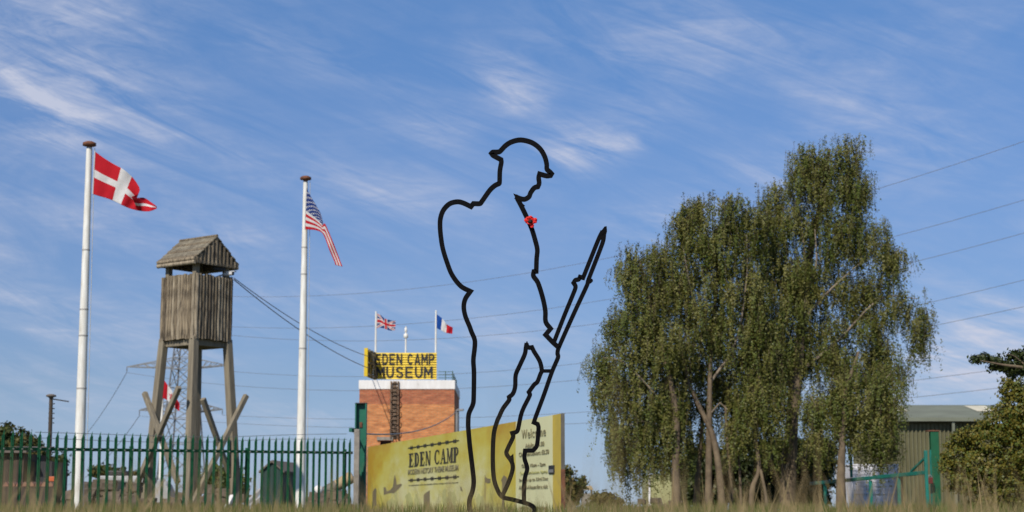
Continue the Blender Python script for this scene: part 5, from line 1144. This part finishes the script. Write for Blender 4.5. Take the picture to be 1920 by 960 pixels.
def gun():
    Yd = 46.0; a = P(583, 938, Yd); b = P(662, 893, Yd); root = thing('field_gun', ((a.x+b.x)/2, Yd, 0), 'grey tilted gun barrel with tan muzzle behind the fence end', 'gun'); d = (b-a).normalized()
    MB().tube([a, a.lerp(b, .3), a.lerp(b, .62)], [.13, .16, .15], 12).build('barrel', MT['tank_grey'], root); MB().tube([a.lerp(b, .62), a.lerp(b, .98), b], [.155, .165, .12], 12).build('muzzle', MT['tan'], root)
    for u in (610, 640):
        c = P(u, 940, Yd-.2); w = MB().tube([c+Vector((0, y, 0)) for y in (0, .03, .13, .16)], [.22, .26, .26, .22], 16).build('wheel', MT['rubber'], root); MB().tube([c+Vector((0, -.012, 0)), c+Vector((0, .05, 0))], .14, 10).build('rim', MT['tank_grey'], w)
    c = P(625, 925, Yd-.05); MB().box(c, (.7, .25, .18)).build('carriage', MT['dark'], root, bevel=.02)
    w = P(597, 919, Yd-.4); o = MB().tube([w+Vector((0, 0, z)) for z in (-.13, -.10, -.03, .05, .11, .13)], [.03, .09, .12, .12, .07, .02], 12).build('marker_buoy', MT['parapet'], None, w); tag(o, 'small white round buoy in front of the gun barrel', 'buoy')
gun()
def leaning_timbers():
    for i, (u0, v0, u1, v1, lab) in enumerate(((458, 950, 490, 918, 'pale timber leaning low against the green shed'), (462, 955, 500, 926, 'second pale timber lying under the leaning one'), (424, 955, 436, 930, 'short white post stub at the right tower leg'))):
        a = P(u0, v0, 46-.2*i); b = P(u1, v1, 46.3-.2*i); o = MB().bar(a, b, .11, .11).build('timber', MT['tarp' if i < 2 else 'parapet'], None, a, bevel=.01); tag(o, lab, 'timber')
leaning_timbers()

# ------------------------------------------------------------------ grass
def blades(name, label, n, yr, ypow, hfun, width, mat, lean=.25, xr=1.25, seed=1, parent=None, wpow=1.0, xfun=None):
    r_ = np.random.default_rng(seed); y = yr[0]+(yr[1]-yr[0])*r_.uniform(0, 1, n)**ypow; half = (960/FPX)*y*xr+.05
    x = r_.uniform(-1, 1, n)*half if xfun is None else xfun(r_, n, y)
    t = np.clip((y-9)/16, 0, 1); z = .10*t*t*(3-2*t); h = hfun(r_, y, x); w = width*r_.uniform(.6, 1.3, n)
    a = r_.uniform(0, 2*np.pi, n); lx = np.cos(a)*lean*h*r_.uniform(.1, 1, n); ly = np.sin(a)*lean*h*r_.uniform(.1, 1, n); th = r_.uniform(-.7, .7, n); dx = np.cos(th)*w/2; dy = np.sin(th)*w/2
    V = np.empty((n, 5, 3))
    for k, (f, wf) in enumerate(((0, 1), (.55, .8))):
        bx = x+lx*f*f; by = y+ly*f*f; bz = z+h*f
        V[:, 2*k] = np.stack([bx-dx*wf, by-dy*wf, bz], 1); V[:, 2*k+1] = np.stack([bx+dx*wf, by+dy*wf, bz], 1)
    V[:, 4] = np.stack([x+lx, y+ly, z+h], 1); i0 = np.arange(n)*5
    F = np.concatenate([np.stack([i0, i0+1, i0+3], 1), np.stack([i0, i0+3, i0+2], 1), np.stack([i0+2, i0+3, i0+4], 1)])
    o = np_mesh(name, V.reshape(-1, 3), F, MT[mat], None); tag(o, label, 'grass', kind='stuff'); return o
# height that brings the tips to about k pixels above the horizon line, whatever the distance
def tip(k0, k1, pw=2.0): return lambda r_, y, x: np.maximum(.06, CAMZ-np.where(y > 9, .10*np.clip((y-9)/16, 0, 1), 0)+(k0+(k1-k0)*r_.uniform(0, 1, len(y))**pw)*y/FPX)
blades('meadow_grass', 'green meadow grass along the foot of the fence', 60000, (9, 48), 1.0, tip(-25, 22, 1.6), .012, 'grass_green', seed=3)
blades('meadow_straw', 'straw-coloured grass mixed through the meadow', 26000, (8, 48), 1.0, tip(-25, 26, 2.2), .009, 'grass_dry', seed=4)
def right_side(r_, n, y): return (.02+.32*r_.uniform(0, 1, n)**.7)*y*1.05
blades('dry_tall_grass', 'tall dry grass stalks in front of the barrier and hawthorn', 750, (2.0, 5.0), 1.0, tip(-40, 95, 2.4), .0055, 'grass_dry', seed=5, lean=.5, xfun=right_side)
blades('near_grass', 'soft out-of-focus grass close to the lens', 1500, (1.0, 2.6), 1.0, tip(-40, 125, 2.8), .0045, 'grass_dry', seed=6, lean=.5)
blades('near_green_grass', 'soft green grass close to the lens at lower left', 1300, (1.0, 4.0), 1.0, tip(-30, 50, 1.7), .005, 'grass_green', seed=7, lean=.5)

def lens_stalks():
    """a few seed stalks standing right in front of the lens, far out of focus"""
    r_ = np.random.default_rng(12); V = []; F = []
    spec = [(40, 760, .9, .002), (55, 800, 1.0, .003), (20, 810, 1.3, .005), (110, 850, 1.5, .005), (1150, 560, .75, .0016), (1135, 660, .8, .0016), (1120, 760, .9, .002), (945, 690, .8, .0012), (905, 640, .7, .0012), (1000, 880, 1.2, .003),
            (1575, 790, 1.2, .004), (1582, 840, 1.3, .004), (1330, 820, 1.2, .003), (190, 860, 1.4, .004), (300, 880, 1.5, .004), (350, 820, 1.3, .003), (420, 860, 1.6, .005), (600, 870, 1.4, .004), (840, 890, 1.6, .003), (880, 820, 1.2, .0025), (930, 850, 1.3, .003), (1240, 840, 1.2, .003), (1480, 840, 1.3, .005), (1700, 850, 1.6, .004), (1800, 840, 1.5, .004), (1860, 870, 1.4, .004)]
    for (u, v, y, w) in spec:
        for k in range(2):
            uu = u+r_.normal(0, 16); t = P(uu+r_.normal(0, 12), v+abs(r_.normal(0, 40)), y); b = P(uu+r_.normal(0, 25), 960, y); b.z = 0; m = b.lerp(t, .6)+Vector((r_.normal(0, .004), 0, 0)); n = len(V)
            V += [b-Vector((w/2, 0, 0)), b+Vector((w/2, 0, 0)), m-Vector((w*.4, 0, 0)), m+Vector((w*.4, 0, 0)), t]; F += [(n, n+1, n+3), (n, n+3, n+2), (n+2, n+3, n+4)]
    o = np_mesh('seed_stalks', np.array([tuple(p) for p in V]), np.array(F), MT['grass_dry']); tag(o, 'blurred dry seed stalks right in front of the camera', 'grass', kind='stuff')
lens_stalks()
